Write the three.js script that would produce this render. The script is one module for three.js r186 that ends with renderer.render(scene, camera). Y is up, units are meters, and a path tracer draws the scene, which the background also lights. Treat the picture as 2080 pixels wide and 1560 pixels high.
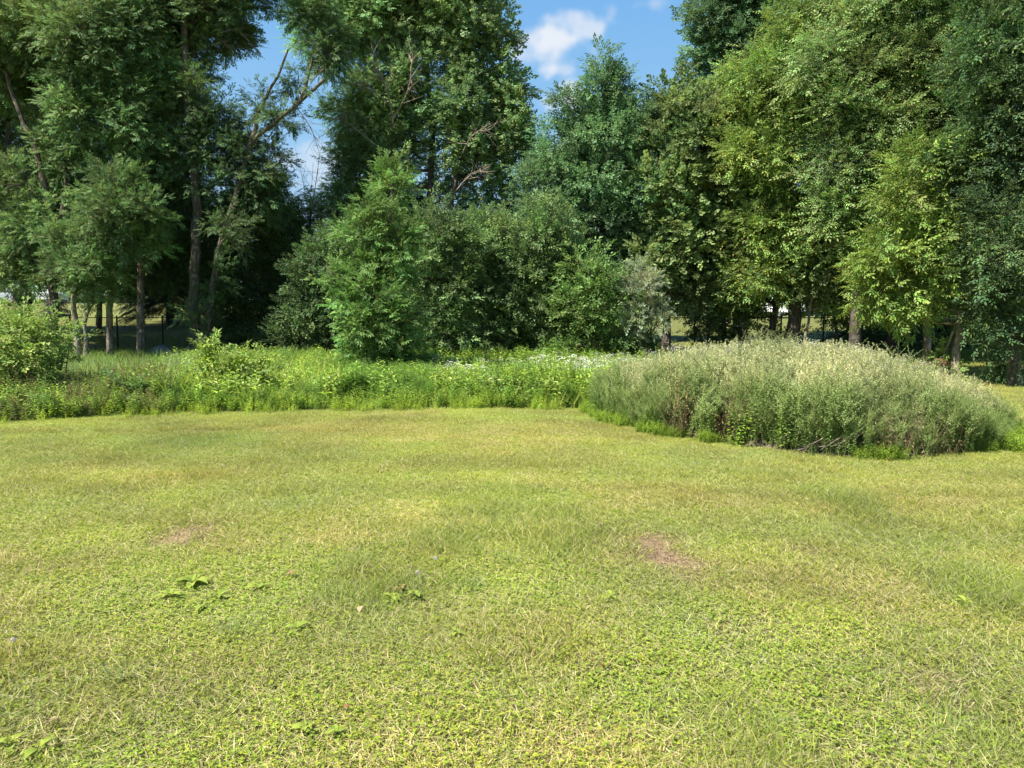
import * as THREE from 'three';
import { mergeGeometries } from 'three/addons/utils/BufferGeometryUtils.js';
import { RoundedBoxGeometry } from 'three/addons/geometries/RoundedBoxGeometry.js';

// ------------------------------------------------------------------ camera, sky, sun, exposure
const EXPOSURE = 2.5;
const scene = new THREE.Scene();
const renderer = new THREE.WebGLRenderer({ antialias: true });
renderer.toneMapping = THREE.LinearToneMapping;
renderer.toneMappingExposure = EXPOSURE;
renderer.shadowMap.enabled = true;
const EYE = 1.6, PITCH = Math.atan(120 / 1501), FOCAL = 1501;
const camera = new THREE.PerspectiveCamera(54.93, 4 / 3, 0.1, 4000);
camera.position.set(0, EYE, 0);
camera.rotation.x = -PITCH;
scene.add(camera);
const SUN = new THREE.Vector3(-0.49, 0.79, 0.30).normalize();
const sun = new THREE.DirectionalLight(new THREE.Color(1, 0.95, 0.85), 4.9);
sun.position.copy(SUN).multiplyScalar(120).add(new THREE.Vector3(0, 0, -20));
sun.target.position.set(0, 0, -20); scene.add(sun.target);
sun.castShadow = true; sun.shadow.mapSize.set(4096, 4096);
Object.assign(sun.shadow.camera, { left: -45, right: 45, top: 45, bottom: -45, near: 1, far: 260 });
scene.add(sun);

// ------------------------------------------------------------------ random numbers and noise
function rng(seed) { let a = seed >>> 0; return () => { a = (a + 0x6d2b79f5) | 0; let t = Math.imul(a ^ (a >>> 15), 1 | a); t = (t + Math.imul(t ^ (t >>> 7), 61 | t)) ^ t; return ((t ^ (t >>> 14)) >>> 0) / 4294967296; }; }
const gauss = (R) => (R() + R() + R() + R() - 2) * 1.2;
const clamp = THREE.MathUtils.clamp, lerp = THREE.MathUtils.lerp, smooth = THREE.MathUtils.smoothstep;
function hash2(x, y) { let h = Math.imul(x | 0, 374761393) + Math.imul(y | 0, 668265263); h = Math.imul(h ^ (h >>> 13), 1274126177); return ((h ^ (h >>> 16)) >>> 0) / 4294967296; }
function vnoise(x, y) { const ix = Math.floor(x), iy = Math.floor(y), fx = x - ix, fy = y - iy, u = fx * fx * (3 - 2 * fx), v = fy * fy * (3 - 2 * fy); return lerp(lerp(hash2(ix, iy), hash2(ix + 1, iy), u), lerp(hash2(ix, iy + 1), hash2(ix + 1, iy + 1), u), v); }
function fbm(x, y, n = 4) { let s = 0, a = 0.5, t = 0; for (let i = 0; i < n; i++) { s += a * vnoise(x, y); t += a; a *= 0.5; x = x * 2.03 + 17.1; y = y * 2.03 + 9.7; } return s / t; }
function pick(table, x) { if (x <= table[0][0]) return table[0][1]; for (let i = 1; i < table.length; i++) if (x <= table[i][0]) { const [a, b] = table[i - 1], [c, d] = table[i]; return lerp(b, d, (x - a) / (c - a)); } return table[table.length - 1][1]; }

// ------------------------------------------------------------------ sky: blue with scattered small clouds all round
{
  const W = 2048, H = 1024, data = new Float32Array(W * H * 4), R = rng(77);
  const dirOf = (px, py) => { const X = (px - 1040) / FOCAL, Y = -(py - 780) / FOCAL, c = Math.cos(PITCH), s = Math.sin(PITCH); return new THREE.Vector3(X, Y * c - s, -Y * s - c).normalize(); };
  const puffs = [[dirOf(1110, 95), 0.052, 0.034, 1], [dirOf(1205, 48), 0.036, 0.02, 0.75], [dirOf(1160, 205), 0.03, 0.022, 0.9], [dirOf(1310, 8), 0.03, 0.008, 0.35], [dirOf(930, 560), 0.09, 0.035, 0.9], [dirOf(640, 330), 0.05, 0.03, 0.5]];
  for (let i = 0; i < 70; i++) { const a = R() * 6.283, e = 0.08 + R() * R() * 1.2; const d = new THREE.Vector3(Math.cos(a) * Math.cos(e), Math.sin(e), Math.sin(a) * Math.cos(e)); if (d.z < -0.55 && Math.abs(d.x) < 0.7 && d.y < 0.6) continue; puffs.push([d, 0.04 + R() * 0.1, 0.02 + R() * 0.05, 0.5 + R() * 0.5]); }
  const grad = [[0, [0.62, 0.77, 0.92]], [0.1, [0.47, 0.69, 0.92]], [0.25, [0.31, 0.585, 0.90]], [0.42, [0.18, 0.45, 0.85]], [0.8, [0.085, 0.27, 0.66]], [1, [0.07, 0.23, 0.6]]];
  for (let r = 0; r < H; r++) {
    const up = ((r + 0.5) / H - 0.5) * Math.PI, y = Math.sin(up), cu = Math.cos(up);
    const base = [0, 1, 2].map((c) => pick(grad.map(([k, v]) => [k, v[c]]), Math.max(0, y)));
    if (y < 0) { const k = smooth(-y, 0, 0.15); base[0] = lerp(base[0], 0.20, k); base[1] = lerp(base[1], 0.24, k); base[2] = lerp(base[2], 0.12, k); }
    for (let q = 0; q < W; q++) {
      const a = ((q + 0.5) / W - 0.5) * 2 * Math.PI, x = Math.cos(a) * cu, z = Math.sin(a) * cu;
      let cl = 0;
      if (y > 0.01) for (const [d, rx, ry, k] of puffs) {
        const dot = x * d.x + y * d.y + z * d.z; if (dot < 0.93) continue;
        const hl = Math.hypot(d.x, d.z), sx = (x * -d.z + z * d.x) / hl, sy = y - d.y;
        const e = Math.sqrt((sx / rx) ** 2 + (sy / ry) ** 2); if (e > 2.4) continue;
        const n = fbm(sx * 46 + d.x * 90, sy * 60 + d.z * 90, 5), m = fbm(sx * 16 + d.z * 30, sy * 22, 3);
        cl = Math.max(cl, k * smooth(1.25 - e + (n - 0.5) * 2.2 + (m - 0.5) * 1.2, 0.05, 1.1));
      }
      const o = (r * W + q) * 4;
      for (let c = 0; c < 3; c++) data[o + c] = lerp(base[c], [0.86, 0.9, 0.96][c], cl * 0.92) * (1.0 / EXPOSURE);
      data[o + 3] = 1;
    }
  }
  const t = new THREE.DataTexture(data, W, H, THREE.RGBAFormat, THREE.FloatType);
  t.mapping = THREE.EquirectangularReflectionMapping; t.magFilter = THREE.LinearFilter; t.needsUpdate = true;
  scene.background = t; scene.environment = t;
}

// ------------------------------------------------------------------ places
// distance of the view ray through a pixel of the 2080 x 1560 photograph turned into a point at depth d
const cP = Math.cos(PITCH), sP = Math.sin(PITCH);
function at(px, py, d) { const X = (px - 1040) / FOCAL, Y = -(py - 780) / FOCAL, k = d / (Y * sP + cP); return new THREE.Vector3(X * k, EYE + (Y * cP - sP) * k, -d); }
const xAt = (px, d) => ((px - 1040) / FOCAL) * d;
function terrain(x, z) {
  const d = -z, s = x / Math.max(8, d);
  const near = pick([[-30, 0], [13, 0], [17, -0.1], [21, 0.08], [26, 0.44], [30, 0.55]], d);
  const far = d > 30 ? pick([[30, 0], [46, 1.95], [70, 3.1], [200, 6], [1200, 14]], d) * lerp(1, 0.6, smooth(s, -0.5, 0.15)) : 0;
  return near + far + (fbm(x * 0.25 + 40, z * 0.25, 3) - 0.5) * 0.1 * smooth(d, 3, 8) + (fbm(x * 1.1, z * 1.1, 2) - 0.5) * 0.03;
}
const edgeTable = [[-1.2, 10.4], [-0.69, 12.0], [-0.55, 12.7], [-0.41, 13.3], [-0.2, 13.9], [0.12, 13.9], [0.34, 14.2], [0.44, 24.5], [2, 25]];
const lawnEdge = (x, d) => pick(edgeTable, x / d) + (vnoise(x * 1.7, 3.3) - 0.5) * 0.16;
const MOUND = { x: 4.38, z: -11.98, ux: 0.882, uz: 0.471, a: 3.18 };
function moundE(x, z) { // 0 at the middle, 1 at the rim
  const dx = x - MOUND.x, dz = z - MOUND.z, u = dx * MOUND.ux + dz * MOUND.uz, v = -dx * MOUND.uz + dz * MOUND.ux, b = lerp(2.1, 3.1, smooth(u, -2.6, 1.6)) * (v < 0 ? 0.85 : 1);
  return Math.sqrt((u / MOUND.a) ** 2 + (v / b) ** 2) + (vnoise(x * 1.3 + 5, z * 1.3) - 0.5) * 0.14;
}
const moundTop = (x, z) => { const e = moundE(x, z), u = (x - MOUND.x) * MOUND.ux + (z - MOUND.z) * MOUND.uz; return e < 1 ? 0.5 * Math.pow(1 - e * e, 0.8) * lerp(0.7, 1, smooth(u, -3.4, -0.4)) * lerp(1, 0.62, smooth(u, 0.9, 3.2)) : 0; };
const isLawn = (x, z) => -z < lawnEdge(x, -z) && moundE(x, z) > 0.97;

// ------------------------------------------------------------------ geometry helpers
class Leaves { // triangles with their own colours
  constructor() { this.p = []; this.c = []; }
  tri(a, b, c, col) { this.p.push(a.x, a.y, a.z, b.x, b.y, b.z, c.x, c.y, c.z); for (let i = 0; i < 3; i++) this.c.push(col[0], col[1], col[2]); }
  quad(a, b, c, d, col) { this.tri(a, b, c, col); this.tri(a, c, d, col); }
  // a folded leaf from o along dir, its face towards up
  leaf(o, dir, up, len, wid, col, fold = 0.25, droop = 0, fine = false) {
    const f = dir.clone().normalize(), s = new THREE.Vector3().crossVectors(up, f).normalize(), n = new THREE.Vector3().crossVectors(f, s);
    const put = (t, w, h) => o.clone().addScaledVector(f, len * t).addScaledVector(s, wid * w).addScaledVector(n, wid * h - droop * len * t * t);
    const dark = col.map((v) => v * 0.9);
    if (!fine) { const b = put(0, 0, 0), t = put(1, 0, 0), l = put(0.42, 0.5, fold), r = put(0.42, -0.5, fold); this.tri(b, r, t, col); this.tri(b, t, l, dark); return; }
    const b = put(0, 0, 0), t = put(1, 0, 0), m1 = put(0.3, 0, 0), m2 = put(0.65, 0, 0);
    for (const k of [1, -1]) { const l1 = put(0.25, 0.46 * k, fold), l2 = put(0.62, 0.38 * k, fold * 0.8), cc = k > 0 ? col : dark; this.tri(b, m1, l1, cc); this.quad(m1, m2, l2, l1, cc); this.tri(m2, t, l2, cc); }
  }
  blade(o, dir, len, wid, bend, col, side, segs = 2) { // a grass blade that bends over
    const f = dir.clone().normalize(), out = new THREE.Vector3(f.x, 0, f.z); if (out.lengthSq() < 1e-6) out.set(1, 0, 0); out.normalize();
    let prevL, prevR;
    for (let i = 0; i <= segs; i++) {
      const t = i / segs, c = o.clone().addScaledVector(f, len * t).addScaledVector(out, bend * len * t * t).add(new THREE.Vector3(0, -bend * len * t * t * 0.45, 0)), w = wid * 0.5 * (1 - t * t * 0.95);
      const l = c.clone().addScaledVector(side, w), r = c.clone().addScaledVector(side, -w);
      if (i === segs) this.tri(prevR, c, prevL, col); else if (i) this.quad(prevL, prevR, r, l, col);
      prevL = l; prevR = r;
    }
  }
  stem(a, b, r, col) { const d = b.clone().sub(a), s = new THREE.Vector3(d.z, 0.01, -d.x); if (s.lengthSq() < 1e-6) s.set(1, 0, 0); s.normalize(); const q = new THREE.Vector3().crossVectors(d, s).normalize(); for (const k of [s, q]) this.quad(a.clone().addScaledVector(k, r), a.clone().addScaledVector(k, -r), b.clone().addScaledVector(k, -r * 0.6), b.clone().addScaledVector(k, r * 0.6), col); }
  geo() { const g = new THREE.BufferGeometry(); g.setAttribute('position', new THREE.Float32BufferAttribute(this.p, 3)); g.setAttribute('color', new THREE.Float32BufferAttribute(this.c, 3)); g.computeVertexNormals(); return g; }
}
const V = (x, y, z) => new THREE.Vector3(x, y, z);
function tube(points, radii, sides = 7, R = null) { // tapered limb with bark uv in metres
  const curve = new THREE.CatmullRomCurve3(points, false, 'centripetal'), L = curve.getLength(), n = Math.max(2, Math.min(26, Math.ceil(L / 0.5)));
  const pos = [], nor = [], uv = [], idx = [];
  let side = V(1, 0, 0);
  for (let i = 0; i <= n; i++) {
    const t = i / n, c = curve.getPoint(t), f = curve.getTangent(t), k = t * (radii.length - 1), j = Math.min(radii.length - 2, Math.floor(k)), r = lerp(radii[j], radii[j + 1], k - j);
    side = side.addScaledVector(f, -side.dot(f)); if (side.lengthSq() < 1e-4) side.set(0, 0, 1).addScaledVector(f, -f.z); side.normalize();
    const up = new THREE.Vector3().crossVectors(f, side);
    for (let s = 0; s <= sides; s++) {
      const a = (s / sides) * Math.PI * 2, w = r * (R ? 1 + (hash2(i * 7 + 3, (s % sides) * 13) - 0.5) * 0.12 : 1), d = side.clone().multiplyScalar(Math.cos(a)).addScaledVector(up, Math.sin(a));
      pos.push(c.x + d.x * w, c.y + d.y * w, c.z + d.z * w); nor.push(d.x, d.y, d.z); uv.push((s / sides) * Math.max(0.25, Math.round(r * 6.28 / 0.25) * 0.25), t * L);
    }
  }
  for (let i = 0; i < n; i++) for (let s = 0; s < sides; s++) { const a = i * (sides + 1) + s, b = a + sides + 1; idx.push(a, a + 1, b, b, a + 1, b + 1); }
  const g = new THREE.BufferGeometry(); g.setAttribute('position', new THREE.Float32BufferAttribute(pos, 3)); g.setAttribute('normal', new THREE.Float32BufferAttribute(nor, 3)); g.setAttribute('uv', new THREE.Float32BufferAttribute(uv, 2)); g.setIndex(idx); return g;
}
const used = new Map();
function numbered(name) { const n = used.get(name) ?? 0; used.set(name, n + 1); return n ? name + '_' + String(n).padStart(3, '0') : name; }
function thing(name, label, category, p = V(0, 0, 0), group) { const o = new THREE.Group(); o.name = numbered(name); o.userData = { label, category }; if (group) o.userData.group = group; o.position.copy(p); scene.add(o); return o; }
function mesh(name, geometry, material, parent, kind) { const m = new THREE.Mesh(geometry, material); m.name = parent ? name : numbered(name); m.castShadow = m.receiveShadow = true; if (kind) m.userData.kind = kind; (parent ?? scene).add(m); return m; }
function structure(name, geometry, material) { return mesh(name, geometry, material, null, 'structure'); }
function copies(name, geometry, material, list, parent, label) { // list of [matrix, colour]
  const m = new THREE.InstancedMesh(geometry, material, list.length); m.name = parent ? name : numbered(name); m.castShadow = m.receiveShadow = true;
  list.forEach(([x, c], i) => { m.setMatrixAt(i, x); m.setColorAt(i, c); });
  m.userData.kind = 'stuff'; if (label) m.userData.label = label;
  (parent ?? scene).add(m); return m;
}
const tmpQ = new THREE.Quaternion(), tmpS = new THREE.Vector3();
function stand(x, y, z, turn, scale, tiltX = 0, tiltZ = 0, tall = 1) { return new THREE.Matrix4().compose(V(x, y, z), tmpQ.setFromEuler(new THREE.Euler(tiltX, turn, tiltZ, 'YXZ')), tmpS.set(scale, scale * tall, scale)); }

// ------------------------------------------------------------------ materials
function dataTex(n, f, srgb = true) { const d = new Uint8Array(n * n * 4); for (let y = 0; y < n; y++) for (let x = 0; x < n; x++) { const c = f(x / n, y / n, x, y), o = (y * n + x) * 4; for (let k = 0; k < 3; k++) d[o + k] = clamp(Math.round(c[k] * 255), 0, 255); d[o + 3] = 255; } const t = new THREE.DataTexture(d, n, n); t.wrapS = t.wrapT = THREE.RepeatWrapping; t.magFilter = THREE.LinearFilter; if (srgb) t.colorSpace = THREE.SRGBColorSpace; t.needsUpdate = true; return t; }
const wrapN = (x, y, p) => { const ix = Math.floor(x), iy = Math.floor(y), fx = x - ix, fy = y - iy, u = fx * fx * (3 - 2 * fx), v = fy * fy * (3 - 2 * fy), m = (k) => ((k % p) + p) % p; return lerp(lerp(hash2(m(ix), m(iy)), hash2(m(ix + 1), m(iy)), u), lerp(hash2(m(ix), m(iy + 1)), hash2(m(ix + 1), m(iy + 1)), u), v); };
const barkH = (u, v) => { const ridge = Math.abs(wrapN(u * 16 + (wrapN(u * 4, v * 4, 4) - 0.5) * 2, v * 4, 16) - 0.5) * 2; return clamp(ridge * 0.8 + wrapN(u * 64, v * 32, 64) * 0.35, 0, 1); };
const barkMap = dataTex(256, (u, v) => { const h = barkH(u, v), m = wrapN(u * 3, v * 3, 3); const k = 0.45 + 0.5 * h; return [k * (0.96 + m * 0.05), k * 0.96, k * (0.95 - m * 0.04)]; });
const barkBump = dataTex(256, (u, v) => { const h = barkH(u, v); return [h, h, h]; }, false);
const bark = (hex) => new THREE.MeshStandardMaterial({ color: hex, map: barkMap, bumpMap: barkBump, bumpScale: 0.025, roughness: 0.95 });
const BARK = { grey: bark(0xaca193), pale: bark(0xbfb6a8), dark: bark(0x6f675e), brown: bark(0x928777), dead: bark(0xcfc2b0) };
const leafMat = new THREE.MeshPhysicalMaterial({ vertexColors: true, roughness: 0.92, transmission: 0.45, thickness: 0, specularIntensity: 0.3, clearcoat: 0.22, clearcoatRoughness: 0.4, side: THREE.DoubleSide });
const weedMat = new THREE.MeshPhysicalMaterial({ vertexColors: true, roughness: 0.95, transmission: 0.42, thickness: 0, specularIntensity: 0.25, clearcoat: 0.06, clearcoatRoughness: 0.5, side: THREE.DoubleSide });
const grassMat = new THREE.MeshPhysicalMaterial({ vertexColors: true, roughness: 0.95, transmission: 0.38, thickness: 0, specularIntensity: 0.2, clearcoat: 0.03, clearcoatRoughness: 0.5, side: THREE.DoubleSide });
const plain = (hex, roughness = 0.6, metalness = 0) => new THREE.MeshStandardMaterial({ color: hex, roughness, metalness });

// ------------------------------------------------------------------ ground: one sheet to the horizon
const bare = [[380, 1090, 0.34, 1], [345, 1098, 0.24, 0.9], [1350, 1138, 0.32, 1], [1310, 1108, 0.3, 1], [1250, 1135, 0.2, 0.5], [1640, 1112, 0.4, 0.35], [1770, 1160, 0.35, 0.4], [920, 1060, 0.2, 0.35], [1900, 1400, 0.22, 0.5], [30, 1275, 0.18, 0.6], [2000, 1430, 0.2, 0.5], [810, 1190, 0.08, 0.6], [1470, 1440, 0.12, 0.4], [690, 1470, 0.1, 0.5], [1530, 1300, 0.25, 0.35], [1690, 1545, 0.14, 0.5]].map(([px, py, r, k]) => { const q = at(px, py, 1), t = (EYE - 0.0) / (EYE - q.y); return [q.x * t, q.z * t, r, k]; });
const lushSpots = [[930, 1110, 0.5], [1030, 1050, 0.6], [820, 1170, 0.35], [1120, 1090, 0.4], [420, 890, 0.8], [1990, 1200, 0.45], [1700, 1010, 0.5], [1480, 1480, 0.25], [1970, 1480, 0.3]].map(([px, py, r]) => { const q = at(px, py, 1), t = EYE / (EYE - q.y); return [q.x * t, q.z * t, r]; });
function lushness(x, z) { let b = 0; for (const [bx, bz, r] of lushSpots) b = Math.max(b, 0.75 * smooth(1.2 - Math.hypot(x - bx, (z - bz) * 0.6) / r + (fbm(x * 4, z * 4, 4) - 0.5) * 2.6, 0, 1) * (r < 0.65 ? 1.25 : 0.8)); return b; }
function bareness(x, z) { let b = 0; for (const [bx, bz, r, k] of bare) { const e = Math.hypot((x - bx), (z - bz) * 0.8) / r + (fbm(x * 7, z * 7, 3) - 0.5) * 1.1; b = Math.max(b, k * smooth(1.35 - e, 0, 0.95)); } return b; }
{
  const xs = [], zs = [];
  for (let x = -14; x <= 14.01; x += 0.14) xs.push(x);
  for (const k of [15, 17, 20, 25, 32, 45, 70, 120, 220, 500, 1200]) { xs.push(k); xs.unshift(-k); }
  for (let d = 1; d <= 16; d += 0.12) zs.push(d);
  for (let d = 16.5; d < 34; d += 0.6) zs.push(d);
  for (const k of [36, 40, 46, 55, 70, 100, 160, 260, 500, 1200]) zs.push(k);
  for (const k of [0, -3, -8, -30, -120, -600]) zs.unshift(k);
  const pos = [], col = [], uv = [], idx = [], c = new THREE.Color();
  for (const d of zs) for (const x of xs) {
    const z = -d; pos.push(x, terrain(x, z), z); uv.push(x / 1.3, z / 1.3);
    const n = fbm(x * 0.9, z * 0.9, 3), b = bareness(x, z);
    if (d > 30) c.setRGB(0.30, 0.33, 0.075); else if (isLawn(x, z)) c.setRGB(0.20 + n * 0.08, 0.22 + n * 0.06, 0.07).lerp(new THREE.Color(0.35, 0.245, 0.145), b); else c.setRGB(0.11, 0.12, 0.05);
    col.push(c.r, c.g, c.b);
  }
  const w = xs.length;
  for (let i = 0; i < zs.length - 1; i++) for (let j = 0; j < w - 1; j++) { const a = i * w + j; idx.push(a, a + 1, a + w, a + 1, a + w + 1, a + w); }
  const g = new THREE.BufferGeometry(); g.setAttribute('position', new THREE.Float32BufferAttribute(pos, 3)); g.setAttribute('color', new THREE.Float32BufferAttribute(col, 3)); g.setAttribute('uv', new THREE.Float32BufferAttribute(uv, 2)); g.setIndex(idx); g.computeVertexNormals();
  const soil = dataTex(512, (u, v) => { const f = wrapN(u * 128, v * 128, 128), m = wrapN(u * 32, v * 32, 32), s = wrapN(u * 200 + v * 40, v * 26, 400), k = 0.42 + f * 0.4 + m * 0.2 + (s > 0.8 ? 0.25 : 0); return [k, k * 0.98, k * 0.9]; });
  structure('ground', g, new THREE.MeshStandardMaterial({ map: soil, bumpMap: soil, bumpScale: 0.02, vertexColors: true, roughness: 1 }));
}

// ------------------------------------------------------------------ lawn: tufts of grass, clover and dry thatch
const GREEN = [[0.27, 0.33, 0.045], [0.33, 0.375, 0.055], [0.20, 0.275, 0.04], [0.39, 0.41, 0.08]], STRAW = [[0.54, 0.50, 0.22], [0.45, 0.41, 0.17], [0.64, 0.60, 0.30]], CLOVER = [[0.29, 0.385, 0.04], [0.37, 0.435, 0.05], [0.21, 0.31, 0.035]];
function jitter(c, R, k = 0.25) { const v = 1 + (R() - 0.5) * 2 * k; return [c[0] * v * (1 + (R() - 0.5) * 0.2), c[1] * v, c[2] * v]; }
function turf(seed, blades, clover, straw, high) {
  const R = rng(seed), b = new Leaves(), spot = () => { const r = 0.19 * Math.sqrt(R()) * (0.75 + 0.5 * R()), a = R() * 6.283; return V(Math.cos(a) * r, 0, Math.sin(a) * r); };
  for (let i = 0; i < straw; i++) { const o = spot(); o.y = 0.003 + R() * 0.02; const a = R() * 6.283, d = V(Math.cos(a), R() * 0.5, Math.sin(a)); b.blade(o, d, 0.03 + R() * 0.045, 0.0026 + R() * 0.002, 0.1, jitter(STRAW[(R() * 3) | 0], R), V(-Math.sin(a), 0.2, Math.cos(a)), 1); }
  for (let i = 0; i < blades; i++) { const o = spot(), a = R() * 6.283, d = V(Math.cos(a) * (0.25 + R() * 0.7), 1, Math.sin(a) * (0.25 + R() * 0.7)); const t = R() * 3; b.blade(o, d, high * (0.5 + R() * 0.7), 0.0028 + R() * 0.0028, 0.15 + R() * 0.5, R() < 0.2 ? jitter(STRAW[(R() * 3) | 0], R) : jitter(GREEN[(R() * 4) | 0], R), V(-Math.sin(a + t), 0, Math.cos(a + t)), 2); }
  for (let i = 0; i < clover; i++) {
    const o = spot(); o.y = high * (0.35 + R() * 0.55); const col = jitter(CLOVER[(R() * 3) | 0], R), a0 = R() * 6.283, s = 0.0045 + R() * 0.0048, tx = (R() - 0.5) * 0.8, tz = (R() - 0.5) * 0.8;
    for (let k = 0; k < 3; k++) { const a = a0 + k * 2.094; b.leaf(o, V(Math.cos(a), 0.12 + tx * Math.cos(a) + tz * Math.sin(a), Math.sin(a)), V(tx * 0.6, 1, tz * 0.6), s * 1.25, s * 1.25, col, 0.12); }
  }
  return b.geo();
}
{
  const kinds = [[turf(1, 230, 10, 100, 0.06), 'grass'], [turf(2, 210, 28, 120, 0.055), 'grass'], [turf(3, 130, 85, 70, 0.046), 'clover'], [turf(4, 140, 60, 90, 0.046), 'clover'], [turf(5, 120, 8, 190, 0.048), 'dry'], [turf(6, 260, 6, 60, 0.085), 'long']];
  const lists = kinds.map(() => []), R = rng(11), step = 0.135;
  for (let d = 1.9; d < 25; d += step * (d > 15 ? 1.5 : 1)) for (let x = -d * 0.80 - 1.6; x < d * 0.80 + 1.6; x += step * (d > 15 ? 1.5 : 1)) {
    const px = x + (R() - 0.5) * step, pz = -d + (R() - 0.5) * step;
    if (!isLawn(px, pz)) continue;
    const b = bareness(px, pz); if (R() < b * 1.15) continue;
    const big = fbm(px * 0.35 + 3, pz * 0.35, 3), mid = fbm(px * 1.3 + 50, pz * 1.3, 3), fine = fbm(px * 3.5, pz * 3.5 + 20, 2), dry = fbm(px * 0.5 + 90, pz * 0.9 + 30, 3);
    const near = 1 - smooth(d, 3.6, 8);
    let k;
    const lush = lushness(px, pz);
    if (lush > 0.35 + R() * 0.4) k = 5; else if (dry + fine * 0.3 > 0.78 && R() < 0.35) k = 4;
    else if (mid * 0.75 + big * 0.25 + near * 0.06 > 0.535 + (R() - 0.5) * 0.2) k = R() < 0.5 ? 2 : 3;
    else if (fine > 0.70 && R() < 0.4) k = 5;
    else k = R() < 0.5 ? 0 : 1;
    const mow = Math.sin(d * 5.2 + px * 0.4) * 0.03;
    const tone = 0.94 - lush * 0.12 + (big - 0.5) * 0.3 + (mid - 0.5) * 0.5 + mow + (R() - 0.5) * 0.14, warm = 1 - lush * 0.12 + (dry - 0.5) * 0.24 + (fine - 0.5) * 0.15;
    lists[k].push([stand(px, terrain(px, pz), pz, R() * 6.283, 0.85 + R() * 0.35, 0, 0, 0.8 + fine * 0.5), new THREE.Color(tone * warm * 1.02, tone, tone * lerp(1.05, 0.9, warm - 0.5))]);
  }
  const label = { grass: 'short mown yellow-green grass of the lawn', clover: 'bright low clover growing through the lawn', dry: 'dry straw-coloured thatch in the lawn', long: 'slightly longer green grass in the lawn' };
  kinds.forEach(([g, n], i) => copies(n === 'clover' ? 'clover' : n === 'dry' ? 'dry_grass' : 'grass', g, grassMat, lists[i], null, label[n]));
}

// ------------------------------------------------------------------ trees
function sprayGeo(kind, seed) { // a twig with leaves along +z, faces towards +y
  const R = rng(seed), b = new Leaves(), up = V(0, 1, 0);
  const T = { ash: [6, 0.42, 7, 0.10, 0.036, 0.16], elder: [6, 0.46, 5, 0.095, 0.046, 0.24], maple: [15, 0.42, 1, 0.105, 0.10, 0.15], broad: [16, 0.36, 1, 0.095, 0.055, 0.1], silver: [30, 0.34, 1, 0.075, 0.03, 0.1], dark: [17, 0.4, 1, 0.10, 0.065, 0.15] }[kind];
  const [nodes, len, leaflets, ll, lw, droop] = T;
  const tint = () => { const v = 0.7 + R() * 0.6; return [v * (0.88 + R() * 0.3), v, v * (0.8 + R() * 0.4)]; };
  const bend = (t) => V((R() - 0.5) * 0.02, -droop * t * t * len * 1.4, t * len);
  let prev = V(0, 0, 0);
  for (let i = 1; i <= 4; i++) { const q = bend(i / 4); b.stem(prev, q, 0.004, [1.1, 0.75, 0.8]); prev = q; }
  for (let i = 0; i < nodes; i++) {
    const t = nodes === 1 ? 1 : 0.08 + 0.92 * (i / (nodes - 1)), o = bend(t), side = i % 2 ? 1 : -1, a = (0.55 + R() * 0.7) * (1.2 - t * 0.8), ph = i * 2.4 + R();
    const dir = V(Math.sin(a) * Math.cos(ph), Math.sin(a) * Math.sin(ph) * 0.75 - droop * 0.7, Math.cos(a)).normalize();
    if (leaflets === 1) { const n = up.clone().add(V(gauss(R) * 0.45, 0, gauss(R) * 0.45)); o.addScaledVector(dir, 0.03 + R() * 0.05); b.leaf(o, dir, n, ll * (0.75 + R() * 0.5), lw * (0.75 + R() * 0.5), tint(), 0.16, 0.15); continue; }
    const rl = 0.2 * (0.75 + R() * 0.5), pairs = (leaflets - 1) / 2, n = up.clone().add(V(gauss(R) * 0.7, 0, gauss(R) * 0.7)).normalize(), s = new THREE.Vector3().crossVectors(n, dir).normalize(), col = tint();
    const along = (q) => o.clone().addScaledVector(dir, rl * q).add(V(0, -droop * rl * q * q * 0.9, 0));
    for (let p = 0; p < pairs; p++) for (const k of [1, -1]) b.leaf(along(0.35 + 0.5 * (p / Math.max(1, pairs - 0.5))), dir.clone().multiplyScalar(0.55).addScaledVector(s, k * (0.8 + R() * 0.2)).add(V(0, -droop * 0.8 - R() * 0.25, 0)), n, ll * (0.8 + R() * 0.4), lw * (0.85 + R() * 0.3), col.map((v) => v * (0.85 + R() * 0.3)), 0.14, 0.12);
    b.leaf(along(0.95), dir.clone().add(V(0, -droop, 0)), n, ll * 1.1, lw, col, 0.14, 0.12);
  }
  return b.geo();
}
const SPRAYS = {}; for (const [i, k] of ['ash', 'elder', 'maple', 'broad', 'silver', 'dark'].entries()) SPRAYS[k] = [0, 1, 2].map((j) => sprayGeo(k, 100 + i * 10 + j));
SPRAYS.needle = [0, 1].map((j) => { const R = rng(300 + j), b = new Leaves(); for (let i = 0; i < 70; i++) { const t = i / 70, s = i % 2 ? 1 : -1, o = V(0, -0.14 * t * t, t * 0.6), q = V(s * (0.9 - t * 0.6) * 0.22 * R(), -0.05, 0.06); b.leaf(o.clone().addScaledVector(q, 0.3), q, V(0, 1, 0), 0.09, 0.014, [0.9 + R() * 0.3, 1, 0.9], 0.1); } return b.geo(); });
const LEAF = { ash: [0.19, 0.30, 0.095], deep: [0.13, 0.215, 0.068], blue: [0.185, 0.32, 0.125], olive: [0.245, 0.345, 0.11], lime: [0.285, 0.395, 0.085], fresh: [0.18, 0.305, 0.07], pale: [0.2, 0.28, 0.1], silver: [0.36, 0.45, 0.26], brown: [0.16, 0.15, 0.07], mid: [0.25, 0.375, 0.13], shade: [0.085, 0.155, 0.06] };
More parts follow.
